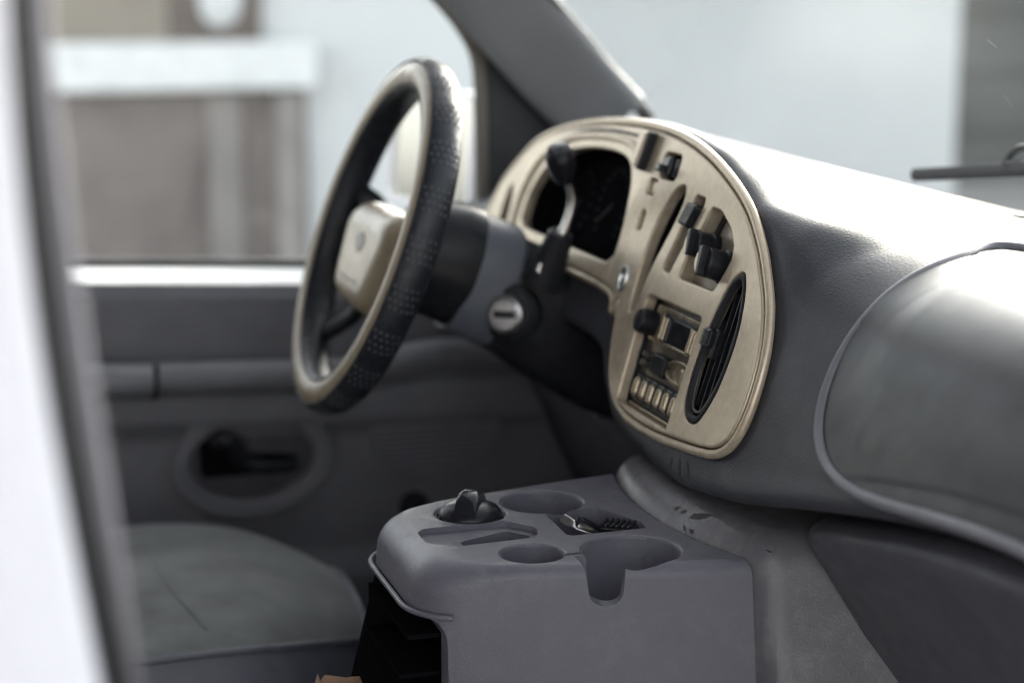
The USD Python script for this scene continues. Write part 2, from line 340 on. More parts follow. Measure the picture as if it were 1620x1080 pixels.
e3 = [(76, -260), (78, 0), (104, 270), (140, 540), (182, 810), (222, 1080), (282, 1400)]
L0 = [(-420, y) for _, y in e1]
obj('door_post', ribbon(post(L0, PY), post(e1, PY), PY, PY+.12), MT['white'], van)
obj('weather_seal', ribbon(post(e1, PY+.012), post(e2, PY+.012), PY+.012, PY+.05), MT['rubber'], van)
obj('post_trim', ribbon(post(e2, PY+.03), post(e3, PY+.03), PY+.03, PY+.12), MT['greytrim'], van)
for (xa_, ya_), (xb_, yb_), r_ in (((1562, 64), (1576, 76), .0004), ((1588, 152), (1600, 170), .0003)):
    wsm = grid(WS); pp = []
    for t in np.linspace(0, 1, 5):
        d = ray(xa_+(xb_-xa_)*t, ya_+(yb_-ya_)*t); loc, _, _ = wsm.ray.intersects_location([C], [d/np.linalg.norm(d)])
        if len(loc): pp.append(loc[0]-.002*d)
    if len(pp) > 2: obj('glass_scratch', tube(np.array(pp), r_, 6), MT['greytrim'], van)
# wiper
wp = thing('windshield_wiper', 'black windshield wiper lying outside the glass at the right edge', 'wiper', (1.06, 1.75, 1.36))
wa, wb = atx(1447, 277, 1.04), atx(1760, 262, 1.09)
obj('blade', tube(np.linspace(wa, wb, 20), .0058, 10, flat=1.3), MT['rubber'], wp)
obj('arm', tube(spline([(wa+wb)/2+[.0, 0, .004], (wa+wb)/2+[.02, -.04, .012], wb+[.0, .08, .03], wb+[.05, -.1, -.02]], 24), .006, 8), MT['black'], wp)
obj('rail', tube(spline([atx(1585, 268, 1.07), atx(1610, 236, 1.075), atx(1660, 232, 1.08)], 14), .004, 8), MT['rubber'], wp)

# ---------------------------------------------------------------- driver door
DY = 2.45
door = thing('driver_door', 'dark grey driver door with speaker grille and window behind the steering wheel', 'door', (.4, DY, .7))
def D(px, py, c=0.): p = aty(px, py, DY-c); return p
FD = Frame((0, DY, 0), (1, 0, 0), (0, 0, 1), (0, -1, 0))          # a = x, b = z, c = towards the cab
def dpx(px, py, c=0.): return FD.px(px, py, c)
sill_l, sill_r = D(60, 436), D(780, 440)
Xg = np.linspace(-.35, .90, 126); Zg = np.linspace(.62, 1.218, 90)
def sm(t): t = np.clip(t, 0, 1); return t*t*(3-2*t)
def relief(x, z):
    """The inner door skin: pulled out below a ledge, hollow behind the pulls."""
    led = 1.098+.02*sm((x-.45)/.35)
    out = .045*sm((led-z)/.022)*sm((x+.3)/.05)+.012*sm((1.215-z)/.012)
    out = out-.020*sm((1.045-z)/.03)+.02*sm((.86-z)/.05)
    return out
XX, ZZ = np.meshgrid(Xg, Zg, indexing='ij')
pl_, pr_ = D(96, 449), D(790, 452); ztop = pl_[2]+(XX-pl_[0])*(pr_[2]-pl_[2])/(pr_[0]-pl_[0])
RL = relief(XX, ZZ); ZZ = .62+(ZZ-.62)*(ztop-.62)/(1.218-.62)
obj('door_panel', grid(np.stack([XX, DY-RL, ZZ], -1), flip=False), MT['door'], door, smooth=True)
s0, s1 = D(96, 436), D(790, 438)
s0, s1 = aty(96, 436, DY+.045), aty(790, 438, DY+.045)
obj('outer_sill', slab([s0+[-.3, 0, .001], s0, s1], .021, .004, (0, .88, .47), 12), MT['chromewhite'], door)
obj('window_seal', slab([s0+[-.3, .016, .014], s0+[0, .016, .014], s1+[0, .016, .014]], .006, .008, (0, 0, 1), 12), MT['rubber'], door)
fr = spline([D(766, 430), D(764, 330), D(762, 190), D(758, 100), D(736, 48), D(690, -10), D(560, -150), D(420, -290)], 60)
obj('window_frame', tube(fr, .011, 12, up=(0, 1, 0)), mat('taupe_window_seal', (.14, .125, .105), .5), door)
obj('window_pane', tm([(-.3, DY+.015, 1.20), (.72, DY+.015, 1.20), (.72, DY+.015, 1.55), (.45, DY+.010, 1.95), (-.3, DY+.010, 1.95)], [(0, 1, 2), (0, 2, 3), (0, 3, 4)]), MT['glass'], door, smooth=False)
sail = sg.Polygon([dpx(770, 46), dpx(774, 420), dpx(905, 420), dpx(900, 215), dpx(800, 105)]).buffer(.004)
obj('sail_panel', plate(sail, [], .012, .005, FD, back=-.01, step=.006), mat('matt_black_trim', (.022, .022, .025), .6), door)
ar = [D(120, 600, .06), D(250, 598, .062), D(440, 592, .06), D(560, 585, .055), D(690, 556, .05), D(800, 560, .05), D(862, 590, .04)]
obj('armrest_ledge', tube(spline(ar, 60), np.interp(np.linspace(0, 1, 60), [0, .6, 1], [.020, .019, .014]), 18, flat=1.0), MT['doorlight'], door)
pullp = [D(120, 610, .085), D(180, 604, .09), D(238, 602, .085)]
obj('pull_handle', tube(spline(pullp, 24), .020, 16, flat=.95), MT['doorlight'], door)
obj('pull_seam', tube([D(247, 575, .088), D(246, 632, .085)], .003, 8), MT['black'], door)
# door release
oc = (dpx(275, 730, .045)+dpx(520, 725, .045))/2; ow = (dpx(520, 725, .045)-dpx(275, 730, .045))[0]/2; oh = abs(dpx(400, 645, .045)[1]-dpx(400, 812, .045)[1])/2
big = affinity.rotate(ell(oc[0], oc[1], ow, oh), 4); hole = affinity.rotate(rpoly([dpx(318, 690, .05), dpx(380, 690, .05), dpx(388, 722, .05), dpx(470, 722, .05), dpx(466, 745, .05), dpx(322, 758, .05)], .006), 0)
dr = obj('release_bezel', plate(big, [affinity.scale(big, .80, .72)], .053, .010, FD, back=.0, step=.004), MT['door'], door)
rim = np.array(big.exterior.coords)[:-1]; obj('rim', tube(resample(FD(rim[:, 0], rim[:, 1], np.full(len(rim), .049)), 80, True), .006, 10, closed=True, up=(0, 1, 0)), MT['door'], dr)
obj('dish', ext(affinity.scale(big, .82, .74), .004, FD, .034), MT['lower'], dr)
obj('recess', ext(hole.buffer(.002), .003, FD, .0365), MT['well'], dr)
lv = [D(338, 700, .05), D(352, 694, .056), D(372, 705, .058), D(385, 730, .056), D(420, 738, .058), D(468, 734, .056)]
obj('lever', tube(spline(lv, 30), np.linspace(.013, .008, 30), 12, up=(0, 1, 0)), MT['black'], dr)
# speaker grille
gc = dpx(692, 672, .045); ga, gbb = .090, .066
sp = obj('speaker_grille', plate(affinity.rotate(ell(gc[0], gc[1], ga, gbb), 8), [affinity.rotate(ell(gc[0], gc[1], ga-.006, gbb-.006), 8)], .047, .0018, FD, back=.0, step=.005), MT['door'], door)
obj('speaker_cloth', ext(affinity.rotate(ell(gc[0], gc[1], ga-.004, gbb-.004), 8), .002, FD, .0385), MT['black'], sp)
for k in range(17):
    z = gc[1]-gbb+.007+k*(2*gbb-.014)/16; w = ga*math.sqrt(max(0, 1-((z-gc[1])/gbb)**2))-.004
    if w > .01: obj('slat', bx(gc[0]-w, gc[0]+w, DY-.0465, DY-.0395, z-.0021, z+.0021), MT['greytrim'], sp, smooth=False)
kc = D(652, 798, .03); obj('crank_knob', place(lathe([(0, 0), (.020, 0), (.021, .01), (.018, .022), (.012, .027), (0, .028)], 32), kc, (0, -1, 0)), MT['black'], door)
obj('pocket_lip', tube(spline([D(560, 900, .04), D(700, 860, .045), D(850, 800, .04)], 24), .007, 10), MT['door'], door)

# ---------------------------------------------------------------- door mirror outside
mn = np.array([-.93, -.36, .10]); mn /= np.linalg.norm(mn)
mcn = aty(688, 236, 2.66); mxa = np.cross([0, 0, 1.], mn); mxa /= np.linalg.norm(mxa); FM = Frame(mcn, mxa, np.cross(mn, mxa), mn)
mir = thing('door_mirror', 'pale rectangular door mirror seen through the window inside the steering wheel', 'mirror', tuple(mcn))
MP = rect(-.105, .105, -.085, .085, .025)
obj('housing', [plate(MP, [MP.buffer(-.010)], .012, .003, FM, back=-.05, step=.006), ext(MP.buffer(-.004), .01, FM, -.055)], MT['white'], mir)
obj('mirror_glass', ext(MP.buffer(-.008), .004, FM, .0), MT['mirrorglass'], mir)
obj('bracket', tube([mcn-mn*.03+np.array([0, 0, -.06]), np.array([mcn[0]+.06, 2.47, mcn[2]-.09])], .016, 12), MT['black'], mir)

# ---------------------------------------------------------------- driver seat
seat = thing('driver_seat', 'driver seat cushion with stained grey green cloth over blue grey vinyl', 'seat', (.1, 2.02, .63))
sx = np.linspace(-.32, .425, 70); sy_ = np.linspace(-1, 1, 60)
def seat_half(x): return .235*(1-np.clip((x-.18)/.26, 0, 1)**3.0*.62)
TOP = np.zeros((70, 60, 3)); SY = 2.03
for i, x in enumerate(sx):
    w = seat_half(x); fr_ = np.clip((x-.22)/.205, 0, 1)
    for j, s in enumerate(sy_):
        y = SY+w*s; z = .965-.030*abs(s)**3.2-.045*fr_**2.6+.006*meshkit.noise(np.array([[x*9, y*9, 0]]))[0]
        TOP[i, j] = (x, y, z)
cushion = obj('seat_cushion', grid(TOP), MT['seatcloth'], seat, smooth=True)
ring = np.vstack([TOP[:, 0], TOP[-1, 1:-1], TOP[::-1, -1]])
ring = np.stack([gaussian_filter1d(ring[:, k], 2.0, mode='nearest') for k in range(3)], 1)
obj('piping', tube(resample(ring, 160), .0045, 8), MT['vinyl'], seat)
cen = np.array([.1, SY])
SK = []
for t in np.linspace(0, 1, 18):
    q = ring.copy(); d = q[:, :2]-cen; d /= np.linalg.norm(d, axis=1, keepdims=True)
    q[:, :2] += d*(.030*math.sin(min(t*1.6, 1)*math.pi*.8)-.01*t); q[:, 2] -= .002+.17*t; SK.append(q)
obj('seat_skirt', grid(np.array(SK)), MT['vinyl'], seat, smooth=True)
sm_mesh = grid(TOP)
def seat_pt(px, py):
    d = ray(px, py); loc, _, _ = sm_mesh.ray.intersects_location([C], [d/np.linalg.norm(d)])
    return None if not len(loc) else loc[np.argmin(np.linalg.norm(loc-C, axis=1))]
for line in ([(228, 842), (240, 880), (266, 925), (300, 965), (326, 995)],):
    pp = [p for p in (seat_pt(*q) for q in line) if p is not None]
    if len(pp) > 2: obj('seam', tube(spline(pp, 40), .0016, 8), MT['seatcloth'], seat)
obj('seat_back', rbox(-.46, -.34, SY-.24, SY+.24, .95, 1.65, .05), MT['seatcloth'], seat)

# ---------------------------------------------------------------- dashboard
T18 = math.radians(18)
EX, EY, EZ = np.array([0, -1., 0]), np.array([math.sin(T18), 0, math.cos(T18)]), np.array([-math.cos(T18), 0, math.sin(T18)])
FB = Frame((.67, 1.5, 1.341), EX, EY, EZ)                          # the instrument panel's plane: a to the passenger, b up, c out
dash = thing('dashboard', 'dark graphite van dashboard with champagne instrument panel and passenger airbag cover', 'dashboard', (.7, 1.5, 1.2))
out_px = [(780, 330), (796, 296), (815, 268), (850, 228), (885, 208), (930, 196), (980, 193), (1030, 198), (1078, 213), (1120, 240), (1158, 280), (1190, 330), (1208, 385), (1216, 430), (1221, 480), (1219, 530), (1212, 575), (1200, 620), (1186, 660), (1168, 695), (1150, 713), (1128, 719), (1090, 709), (1040, 690), (1005, 669), (988, 652), (976, 625), (972, 590), (976, 540), (985, 480)]
ol = [FB.px(*p) for p in out_px]+[np.array(q) for q in ((-.262, -.080), (-.290, -.062), (-.45, -.060), (-.62, -.060), (-.71, -.057), (-.750, -.050))]
olp = spline(ol, 420, True); OUT = sg.Polygon(olp).buffer(0)
def fX(z): return .67+(z-1.341)*math.tan(T18)+.003
Yk = [.55, 1.0, 1.30, 1.40, 1.46, 1.53, 1.60, 1.66, 1.82, 2.0, 2.15, 2.2, 2.25, 2.31, 2.43]
Hk = PchipInterpolator(Yk, [1.366, 1.368, 1.370, 1.376, 1.392, 1.4015, 1.4225, 1.4375, 1.4505, 1.4395, 1.407, 1.374, 1.340, 1.31, 1.29])
rk = PchipInterpolator(Yk, [.17, .16, .145, .100, .050, .018, .016, .014, .014, .014, .014, .014, .016, .02, .03])
rg = PchipInterpolator([.55, 1.8, 2.15, 2.3, 2.43], [1.367, 1.368, 1.372, 1.37, 1.36])
zbk = PchipInterpolator([.55, .95, 1.083, 1.164, 1.28, 1.427, 1.52, 1.621, 1.69, 1.735, 1.78, 1.84, 2.43], [1.243, 1.240, 1.230, 1.218, 1.195, 1.165, 1.156, 1.162, 1.172, 1.195, 1.225, 1.232, 1.225])
def pad_profile(y, n=170):
    H, r, zb, R = float(Hk(y)), float(rk(y)), float(zbk(y)), float(rg(y)); zl = zb+.024; r = min(r, H-zl-.006); zh = H-r
    fc = [(fX(z), z) for z in np.linspace(zl, zh, 6)]
    c = [(.94, zb+.06), (fX(zb)+.10, zb+.012), (fX(zb)+.018, zb-.002), (fX(zb)+.000, zb-.001), (fX(zb+.012)-.002, zb+.012)]+fc
    c += [(fX(H-.42*r)+.06*r, H-.42*r), (fX(H)+.20*r, H-.13*r), (fX(H)+.62*r+.008, H+.01*r), (max(.80, fX(H)+r+.03), R+.40*max(0, H-R)), (.865, R+.001), (wx(y)-.06, wz(y)+.001), (wx(y)+.02, wz(y)+.002)]
    c = np.array(c); k = 3; m = len(c); kn = np.r_[[0]*k, np.linspace(0, 1, m-k+1), [1]*k]
    return resample(BSpline(kn, c, k)(np.linspace(0, 1, 700)), n)      # even steps along the profile
YS = np.r_[np.linspace(.60, 1.36, 60)[:-1], np.linspace(1.36, 1.85, 110)[:-1], np.linspace(1.85, 2.43, 70)]
PR = np.array([pad_profile(y) for y in YS])
PAD = np.stack([PR[..., 0], np.broadcast_to(YS[:, None], PR.shape[:2]), PR[..., 1]], -1)
padm = grid(PAD, flip=True); padm.fix_normals() if False else None
cut_ = PAD.reshape(-1, 3)-FB.o; loc_ = np.stack([cut_@a_ for a_ in (EX, EY, EZ)], 1)
ins = shapely.contains_xy(OUT.buffer(-.004), loc_[:, 0], loc_[:, 1]) & (abs(loc_[:, 2]) < .03)
obj('dash_pad', tm(padm.vertices, padm.faces[~ins[padm.faces].any(1)]), MT['pad'], dash, smooth=True)
# airbag cover: its outline is found on the pad, in the pad's own (row, column) coordinates
def padhit(px, py):
    loc, _, tri = padm.ray.intersects_location([C], [ray(px, py)/np.linalg.norm(ray(px, py))])
    if not len(loc): return None
    k = np.argmin(np.linalg.norm(loc-C, axis=1)); return loc[k]
arch = [(1620, 396), (1540, 407), (1478, 425), (1420, 453), (1374, 497), (1340, 547), (1312, 597), (1297, 645), (1290, 690), (1296, 730), (1316, 760), (1346, 780), (1400, 797), (1480, 818), (1560, 845), (1620, 868)]
ap3 = [p for p in (padhit(*q) for q in arch) if p is not None]
def to_ij(p):
    y = p[1]; prof = pad_profile(y, 600); d = np.linalg.norm(prof-[p[0], p[2]], axis=1); return y, np.argmin(d)/599
aij = [to_ij(p) for p in ap3]
aij = [(.66, aij[0][1]+.012)]+[(.85, aij[0][1]+.008)]+aij+[(.85, aij[-1][1]-.004), (.66, aij[-1][1]-.006)]
edge_ij = spline(aij, 260)
def pad_at(y, s, n=900):
    prof = pad_profile(y, n); t = np.clip(s, 0, 1)*(n-1); i = int(t); i = min(i, n-2); f = t-i
    p = prof[i]*(1-f)+prof[i+1]*f; d = prof[i+1]-prof[i]; nrm = np.array([-d[1], 0, d[0]]); nrm /= np.linalg.norm(nrm)
    return np.array([p[0], y, p[1]]), nrm
lip = [pad_at(y, s) for y, s in edge_ij]
lp = np.array([p+n*.0022 for p, n in lip]); lp = np.stack([gaussian_filter1d(lp[:, k], 6, mode='nearest') for k in range(3)], 1)
LS = .80                                                           # metres along a profile, for distances on the pad
AP = sg.Polygon([(y, t*LS) for y, t in edge_ij]).buffer(0)
gy = np.linspace(.665, max(y for y, _ in edge_ij), 260); gs = np.linspace(min(t for _, t in edge_ij)-.01, max(t for _, t in edge_ij)+.01, 330)
CV = []
for y in gy:
    pr_ = pad_profile(y, 900); d_ = np.gradient(pr_, axis=0); nn_ = np.stack([-d_[:, 1], d_[:, 0]], 1); nn_ /= np.linalg.norm(nn_, axis=1, keepdims=True)+1e-12
    f_ = np.clip(gs, 0, 1)*899; px_ = [np.interp(f_, np.arange(900), q_) for q_ in (pr_[:, 0], pr_[:, 1], nn_[:, 0], nn_[:, 1])]
    dist = shapely.distance(shapely.points(np.full(len(gs), y), gs*LS), AP.exterior); o_ = .0022+.0035*sm(dist/.07)
    CV.append(np.stack([px_[0]+px_[2]*o_, np.full(len(gs), y), px_[1]+px_[3]*o_], 1))
CV = np.array(CV); cvm = grid(CV, flip=True)
keep = shapely.contains_xy(AP, np.repeat(gy, len(gs)), np.tile(gs*LS, len(gy)))
cvm = tm(cvm.vertices, cvm.faces[keep[cvm.faces].all(1)]); cvm.remove_unreferenced_vertices()
obj('airbag_cover', cvm, MT['airbag'], dash, smooth=True)
obj('airbag_lip', tube(lp, .0048, 14, up=(0, 0, 1)), mat('grey_cover_lip', (.12, .117, .13), .42, fine=.2), dash)
# small vent slot at the top right of the pad
q = padhit(1612, 342)
if q is not None: obj('defroster_slot', rbox(q[0]-.004, q[0]+.012, q[1]-.010, q[1]+.006, q[2]-.004, q[2]+.0015, .002), MT['black'], dash)

# instrument panel: holes
cl = spline([(-.606, -.028), (-.607, -.01), (-.602, .010), (-.575, .038), (-.520, .062), (-.430, .074), (-.345, .072), (-.312, .052), (-.299, .020), (-.294, -.005), (-.294, -.026)], 120)
CLU = sg.Polygon(np.vstack([cl, [(-.31, -.036), (-.59, -.036)]])).buffer(-.004).buffer(.008).buffer(-.004)
LSL = sg.Polygon(spline([(-.684, -.05), (-.688, -.012), (-.680, .006), (-.670, .0), (-.662, -.015), (-.658, -.05)], 40, True))
LV = sg.Polygon(spline([(-.172, .0595), (-.192, .054), (-.207, .034), (-.2175, 0), (-.219, -.035), (-.216, -.064), (-.209, -.071), (-.2015, -.062), (-.191, -.022), (-.173, .018), (-.1655, .046)], 90, True))
SLD = rpoly([(-.140, .0545), (-.1145, .0535), (-.1475, -.023), (-.1665, -.0215)], .0045)
CLM = rpoly([(-.098, .0475), (-.0760, .0465), (-.046, .034), (-.029, .020), (-.0255, .008), (-.041, -.0225), (-.124, -.0235), (-.119, -.003)], .005)
RAD = rpoly([(-.1775, -.0485), (-.0470, -.0485), (-.0485, -.1535), (-.1765, -.1535), (-.1835, -.085)], .004)
RV = sg.Polygon(spline([(.006, .0015), (.0165, -.006), (.026, -.024), (.0325, -.050), (.0320, -.078), (.026, -.106), (.012, -.130), (-.001, -.1365), (-.017, -.1345), (-.0275, -.122), (-.0325, -.1), (-.031, -.07), (-.0225, -.034), (-.0105, -.008)], 120, True))
SWT = rect(-.244, -.2, .0610, .0865, .006)
SM1, SM2 = rect(-.262, -.240, .042, .058, .004), rect(-.2585, -.2465, .006, .026, .003)
PWR = ell(-.2505, -.044, .0095, .0125, 40)
PL = OUT.buffer(-.0050)
holes = [CLU, LSL, LV, SLD, CLM, RAD, RV, SWT, SM1, SM2, PWR]
bz = obj('instrument_panel', plate(PL, holes, .0065, .0022, FB, back=-.004, step=.0022), MT['bezel'], dash, smooth=40)
b3 = FB(olp[:, 0], olp[:, 1], np.full(len(olp), .003))
obj('panel_rim', tube(b3-.0015*EZ, .0043, 14, closed=True, up=tuple(EZ)), MT['bezel'], dash)
obj('panel_back', ext(OUT.buffer(-.006), .002, FB, -.034), MT['well'], dash)
def well(P, depth, wall=.0012):
    """A black lined pocket behind a hole."""
    return [ext(P.buffer(.003).difference(P.buffer(.0008)), depth-.002, FB, -depth), ext(P.buffer(.003), .002, FB, -depth)]
# instrument cluster
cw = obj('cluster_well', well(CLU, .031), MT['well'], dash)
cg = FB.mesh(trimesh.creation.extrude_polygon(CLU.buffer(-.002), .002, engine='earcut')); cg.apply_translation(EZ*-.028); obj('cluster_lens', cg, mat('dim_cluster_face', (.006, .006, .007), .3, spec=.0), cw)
dialm = mat('faint_dial_print', (.012, .012, .013), .5, spec=.1)
for a, b, r, n_ in ((-.52, .012, .040, 13), (-.42, .018, .046, 17), (-.345, .034, .020, 7), (-.345, -.010, .020, 7)):
    gr = obj('gauge', FB.mesh(lathe([(0, -.0262), (r*1.04, -.0262), (r*1.04, -.0245), (r, -.0250), (0, -.0256)], 48)).apply_translation(FB(a, b, 0)-FB.o), MT['well'], cw)
    tk = []
    for k in range(n_):
        t = math.radians(225-270*k/(n_-1)); m = rbox(r*.80, r*.95, -.0006, .0006, -.0254, -.0244, .0003); m.apply_transform(trimesh.transformations.rotation_matrix(t, [0, 0, 1])); m.apply_translation([a, b, 0]); tk.append(FB.mesh(m))
    obj('tick_marks', tk, dialm, gr, kind='stuff')
    m = rbox(-.006, r*.75, -.0008, .0008, -.0244, -.0234, .0004); m.apply_transform(trimesh.transformations.rotation_matrix(math.radians(215), [0, 0, 1])); m.apply_translation([a, b, 0]); obj('needle', FB.mesh(m), dialm, gr)
hd = spline([(-.628, -.06), (-.63, 0), (-.60, .045), (-.53, .075), (-.42, .0875), (-.335, .086), (-.30, .070)], 70)
obj('cluster_brow', tube(FB(hd[:, 0], hd[:, 1], np.full(70, .0065)), .0045, 12, up=tuple(EZ), flat=.9), MT['bezel'], bz)
gv = spline([(-.56, .071), (-.50, .086), (-.42, .0945), (-.345, .096), (-.31, .0945)], 50)
obj('brow_groove', tube(FB(gv[:, 0], gv[:, 1], np.full(50, .0058)), .0022, 8, up=tuple(EZ)), MT['black'], bz)
for P, nm in ((LSL, 'side_slot'), (SM2, 'small_slot')): obj(nm, well(P, .022), MT['well'], dash)
# left vent: a deep slot with two blades
vent = obj('left_vent', well(LV, .03), MT['well'], dash)
def bladed(P, spacing, parent, tilt, n, dep=-.012, lean=0.0):
    x0, y0, x1, y1 = P.bounds
    for k in range(n):
        a = x0+(x1-x0)*(k+.9)/(n+.8)
        ln = sg.LineString([(a-lean, y0-.01), (a+lean, y1+.01)]).intersection(P.buffer(-.0015))
        if ln.is_empty: continue
        c = np.array(ln.coords); pts = resample(c, 14)
        w = .0065; A = FB(pts[:, 0]-w*tilt, pts[:, 1], np.full(14, dep-w)); B = FB(pts[:, 0]+w*tilt, pts[:, 1], np.full(14, dep+w))
        t = .0009*EX; obj('blade', grid(np.stack([A-t, B-t, B+t, A+t], 1), closed_v=True), MT['black'], parent, smooth=30)
bladed(LV, .01, vent, .5, 3, lean=.018)
# right vent: inset oval ring, three long blades and a thumb wheel
vent2 = obj('right_vent', well(RV, .032), MT['well'], dash)
rr_ = np.array(RV.buffer(-.0035).exterior.coords)[:-1]
def ringtube(P, c, r, n=120, flat=1.0): 
    q = resample(np.array(P.exterior.coords)[:-1], n, True); return tube(FB(q[:, 0], q[:, 1], np.full(n, c)), r, 10, closed=True, up=tuple(EZ), flat=flat)
obj('outer_ring', ringtube(RV.buffer(-.0036), .003, .0040), MT['rubber'], vent2)
RVi = affinity.translate(RV.buffer(-.009), -.003, .0015)
obj('inner_ring', ringtube(RVi, .0015, .0016), mat('dark_satin_plastic', (.05, .045, .04), .22), vent2)
bladed(RVi, .01, vent2, .35, 4, dep=-.006, lean=.0)
obj('thumb_wheel', [FB.mesh(rbox(-.0275, -.0125, -.0705, -.0535, -.002, .010, .0022))]+[FB.mesh(rbox(-.0270, -.0130, b, b+.0012, .008, .0112, .0004)) for b in np.arange(-.0690, -.0550, .0024)], MT['black'], vent2)
obj('vane_clip', FB.mesh(rbox(-.0125, -.006, -.079, -.0515, -.004, .0060, .0016)), MT['black'], vent2)
# slider and its slot
sl = obj('slider_slot', [ext(SLD.buffer(.003).difference(SLD.buffer(.0008)), .018, FB, -.02)], MT['black'], dash)
obj('slot_floor', ext(SLD.buffer(.003), .002, FB, -.013), MT['well'], sl)
kd = rpoly([(-.143, .0465), (-.1185, .0455), (-.1290, .0230), (-.1530, .0245)], .003)
obj('slider_knob', plate(kd, [], .013, .003, FB, back=-.01), MT['black'], sl)
obj('track', ext(rpoly([(-.147, .022), (-.139, .022), (-.156, -.018), (-.163, -.018)], .001), .002, FB, -.0115), MT['black'], sl)
# climate panel with two rotary knobs
cp = obj('climate_panel', ext(CLM.buffer(.003), .002, FB, -.0095), mat('aged_champagne_panel', (.22, .185, .14), .36, metal=.2, var=.15, dust=.15), dash)
obj('pocket_wall', ext(CLM.buffer(.004).difference(CLM.buffer(.0006)), .012, FB, -.010), MT['bezel'], cp)
obj('slot', ext(rpoly([(-.097, .044), (-.087, .044), (-.111, -.0155), (-.120, -.0155)], .002), .0015, FB, -.0075), MT['black'], cp)
def knob(a, b, r, h, ang, parent):
    k = obj('knob', FB.mesh(trimesh.util.concatenate([lathe([(0, -.006), (r*1.12, -.006), (r*1.12, 0), (r, .0015), (r*.97, h-.002), (r*.9, h-.0005), (r*.55, h), (0, h)], 40)])).apply_translation(FB(a, b, 0)-FB.o), MT['black'], parent)
    c, s = math.cos(ang), math.sin(ang)
    P = sg.Polygon([(-r*.34, r*.98), (r*.34, r*.98), (r*.20, -r*.98), (-r*.20, -r*.98)]); P = affinity.translate(affinity.rotate(P, ang, origin=(0, 0), use_radians=True), a, b)
    obj('grip', plate(P, [], h+.006, .0015, FB, back=h-.004), MT['black'], k)
    P2 = sg.Point(0, 0).buffer(r*.90, 24).intersection(sg.Polygon([(-r*.36, r), (-r*.20, -r), (-r, -r*.75), (-r*1.1, r*.2)])); P2 = affinity.translate(affinity.rotate(P2, ang, origin=(0, 0), use_radians=True), a, b)
    obj('pointer', plate(P2, [], h+.0040, .0012, FB, back=h-.003), MT['bezel'], k)
knob(-.0925, .0120, .0125, .016, .35, cp); knob(-.0525, .0000, .0140, .018, .25, cp)
for a, b in ((-.036, .018), (-.041, .0195)): obj('mark', FB.mesh(rbox(a, a+.0025, b, b+.0018, -.0085, -.0071, .0004)), MT['housewhite'], cp)
# radio
rd = obj('radio', ext(RAD.buffer(.003), .002, FB, -.012), mat('aged_radio_face', (.075, .062, .048), .30, metal=.35, var=.15, dust=.12), dash)
obj('pocket_wall', ext(RAD.buffer(.004).difference(RAD.buffer(.0006)), .012, FB, -.0115), MT['black'], rd)
FRM = rpoly([(-.171, -.0535), (-.0495, -.0535), (-.0505, -.0885), (-.186+.012, -.0885)], .003)
obj('face_frame', plate(FRM, [rpoly([(-.151, -.0590), (-.0535, -.0590), (-.0540, -.0848), (-.151, -.0848)], .002)], -.004, .0011, FB, back=-.0105), MT['satin'], rd)
obj('display_surround', FB.mesh(rbox(-.151, -.0535, -.0870, -.0585, -.010, -.0055, .002)), MT['black'], rd)
obj('display', FB.mesh(rbox(-.1270, -.0790, -.0855, -.0615, -.009, -.0040, .0012)), MT['glossblack'], rd)
for a in (-.0765, -.0690, -.0615): obj('preset_rib', FB.mesh(rbox(a, a+.0060, -.0855, -.0615, -.006, .0002, .0022)), MT['satin'] if a < -.065 else MT['glossblack'], rd)
for a in (-.1480, -.1400, -.1325): obj('preset_rib', FB.mesh(rbox(a, a+.0055, -.0850, -.0620, -.006, -.0008, .0022)), MT['glossblack'] if a > -.137 else MT['satin'], rd)
vk = obj('volume_knob', FB.mesh(lathe([(0, -.011), (.0125, -.011), (.0120, .010), (.0105, .0125), (.006, .0130), (0, .0128)], 36)).apply_translation(FB(-.1690, -.0735, 0)-FB.o), MT['black'], rd)
obj('knob_grip', FB.mesh(rbox(-.1705, -.1675, -.083, -.064, .011, .0150, .0012)), MT['black'], vk)
for a, b in ((-.1730, -.1030), (-.1640, -.1030), (-.1730, -.1115), (-.1640, -.1115), (-.1520, -.1035), (-.1520, -.1120)): obj('small_button', FB.mesh(rbox(a, a+.0075, b-.003, b+.0035, -.011, -.0035, .0016)), MT['glossblack'], rd)
obj('mode_block', FB.mesh(rbox(-.1410, -.1120, -.1165, -.0965, -.011, -.0005, .003)), MT['black'], rd)
OV = ell(-.0840, -.1060, .0330, .0115)
obj('oval_ring', plate(OV, [OV.buffer(-.0034)], -.005, .0009, FB, back=-.011), MT['satin'], rd)
obj('oval_dish', ext(OV.buffer(-.003), .002, FB, -.0105), MT['satin'], rd)
for a in (-.0720, -.0615): obj('seek_button', FB.mesh(rbox(a, a+.0095, -.1135, -.0990, -.009, -.0005, .0022)), MT['satin'] if a < -.07 else MT['glossblack'], rd)
obj('button_well', FB.mesh(rbox(-.1720, -.0520, -.1505, -.1215, -.0118, -.0075, .002)), MT['black'], rd)
for k in range(6):
    a = -.1605+k*.01855
    pb = obj('pill_button', FB.mesh(rbox(a-.0046, a+.0046, -.1435, -.1250, -.009, .0008, .0042)), MT['satin'], rd)
    obj('surround', FB.mesh(rbox(a-.0080, a+.0080, -.1465, -.1220, -.0085, -.0030, .004)), MT['glossblack'], pb)
obj('lower_bar', FB.mesh(rbox(-.1700, -.0530, -.1530, -.1500, -.011, -.004, .001)), MT['satin'], rd)
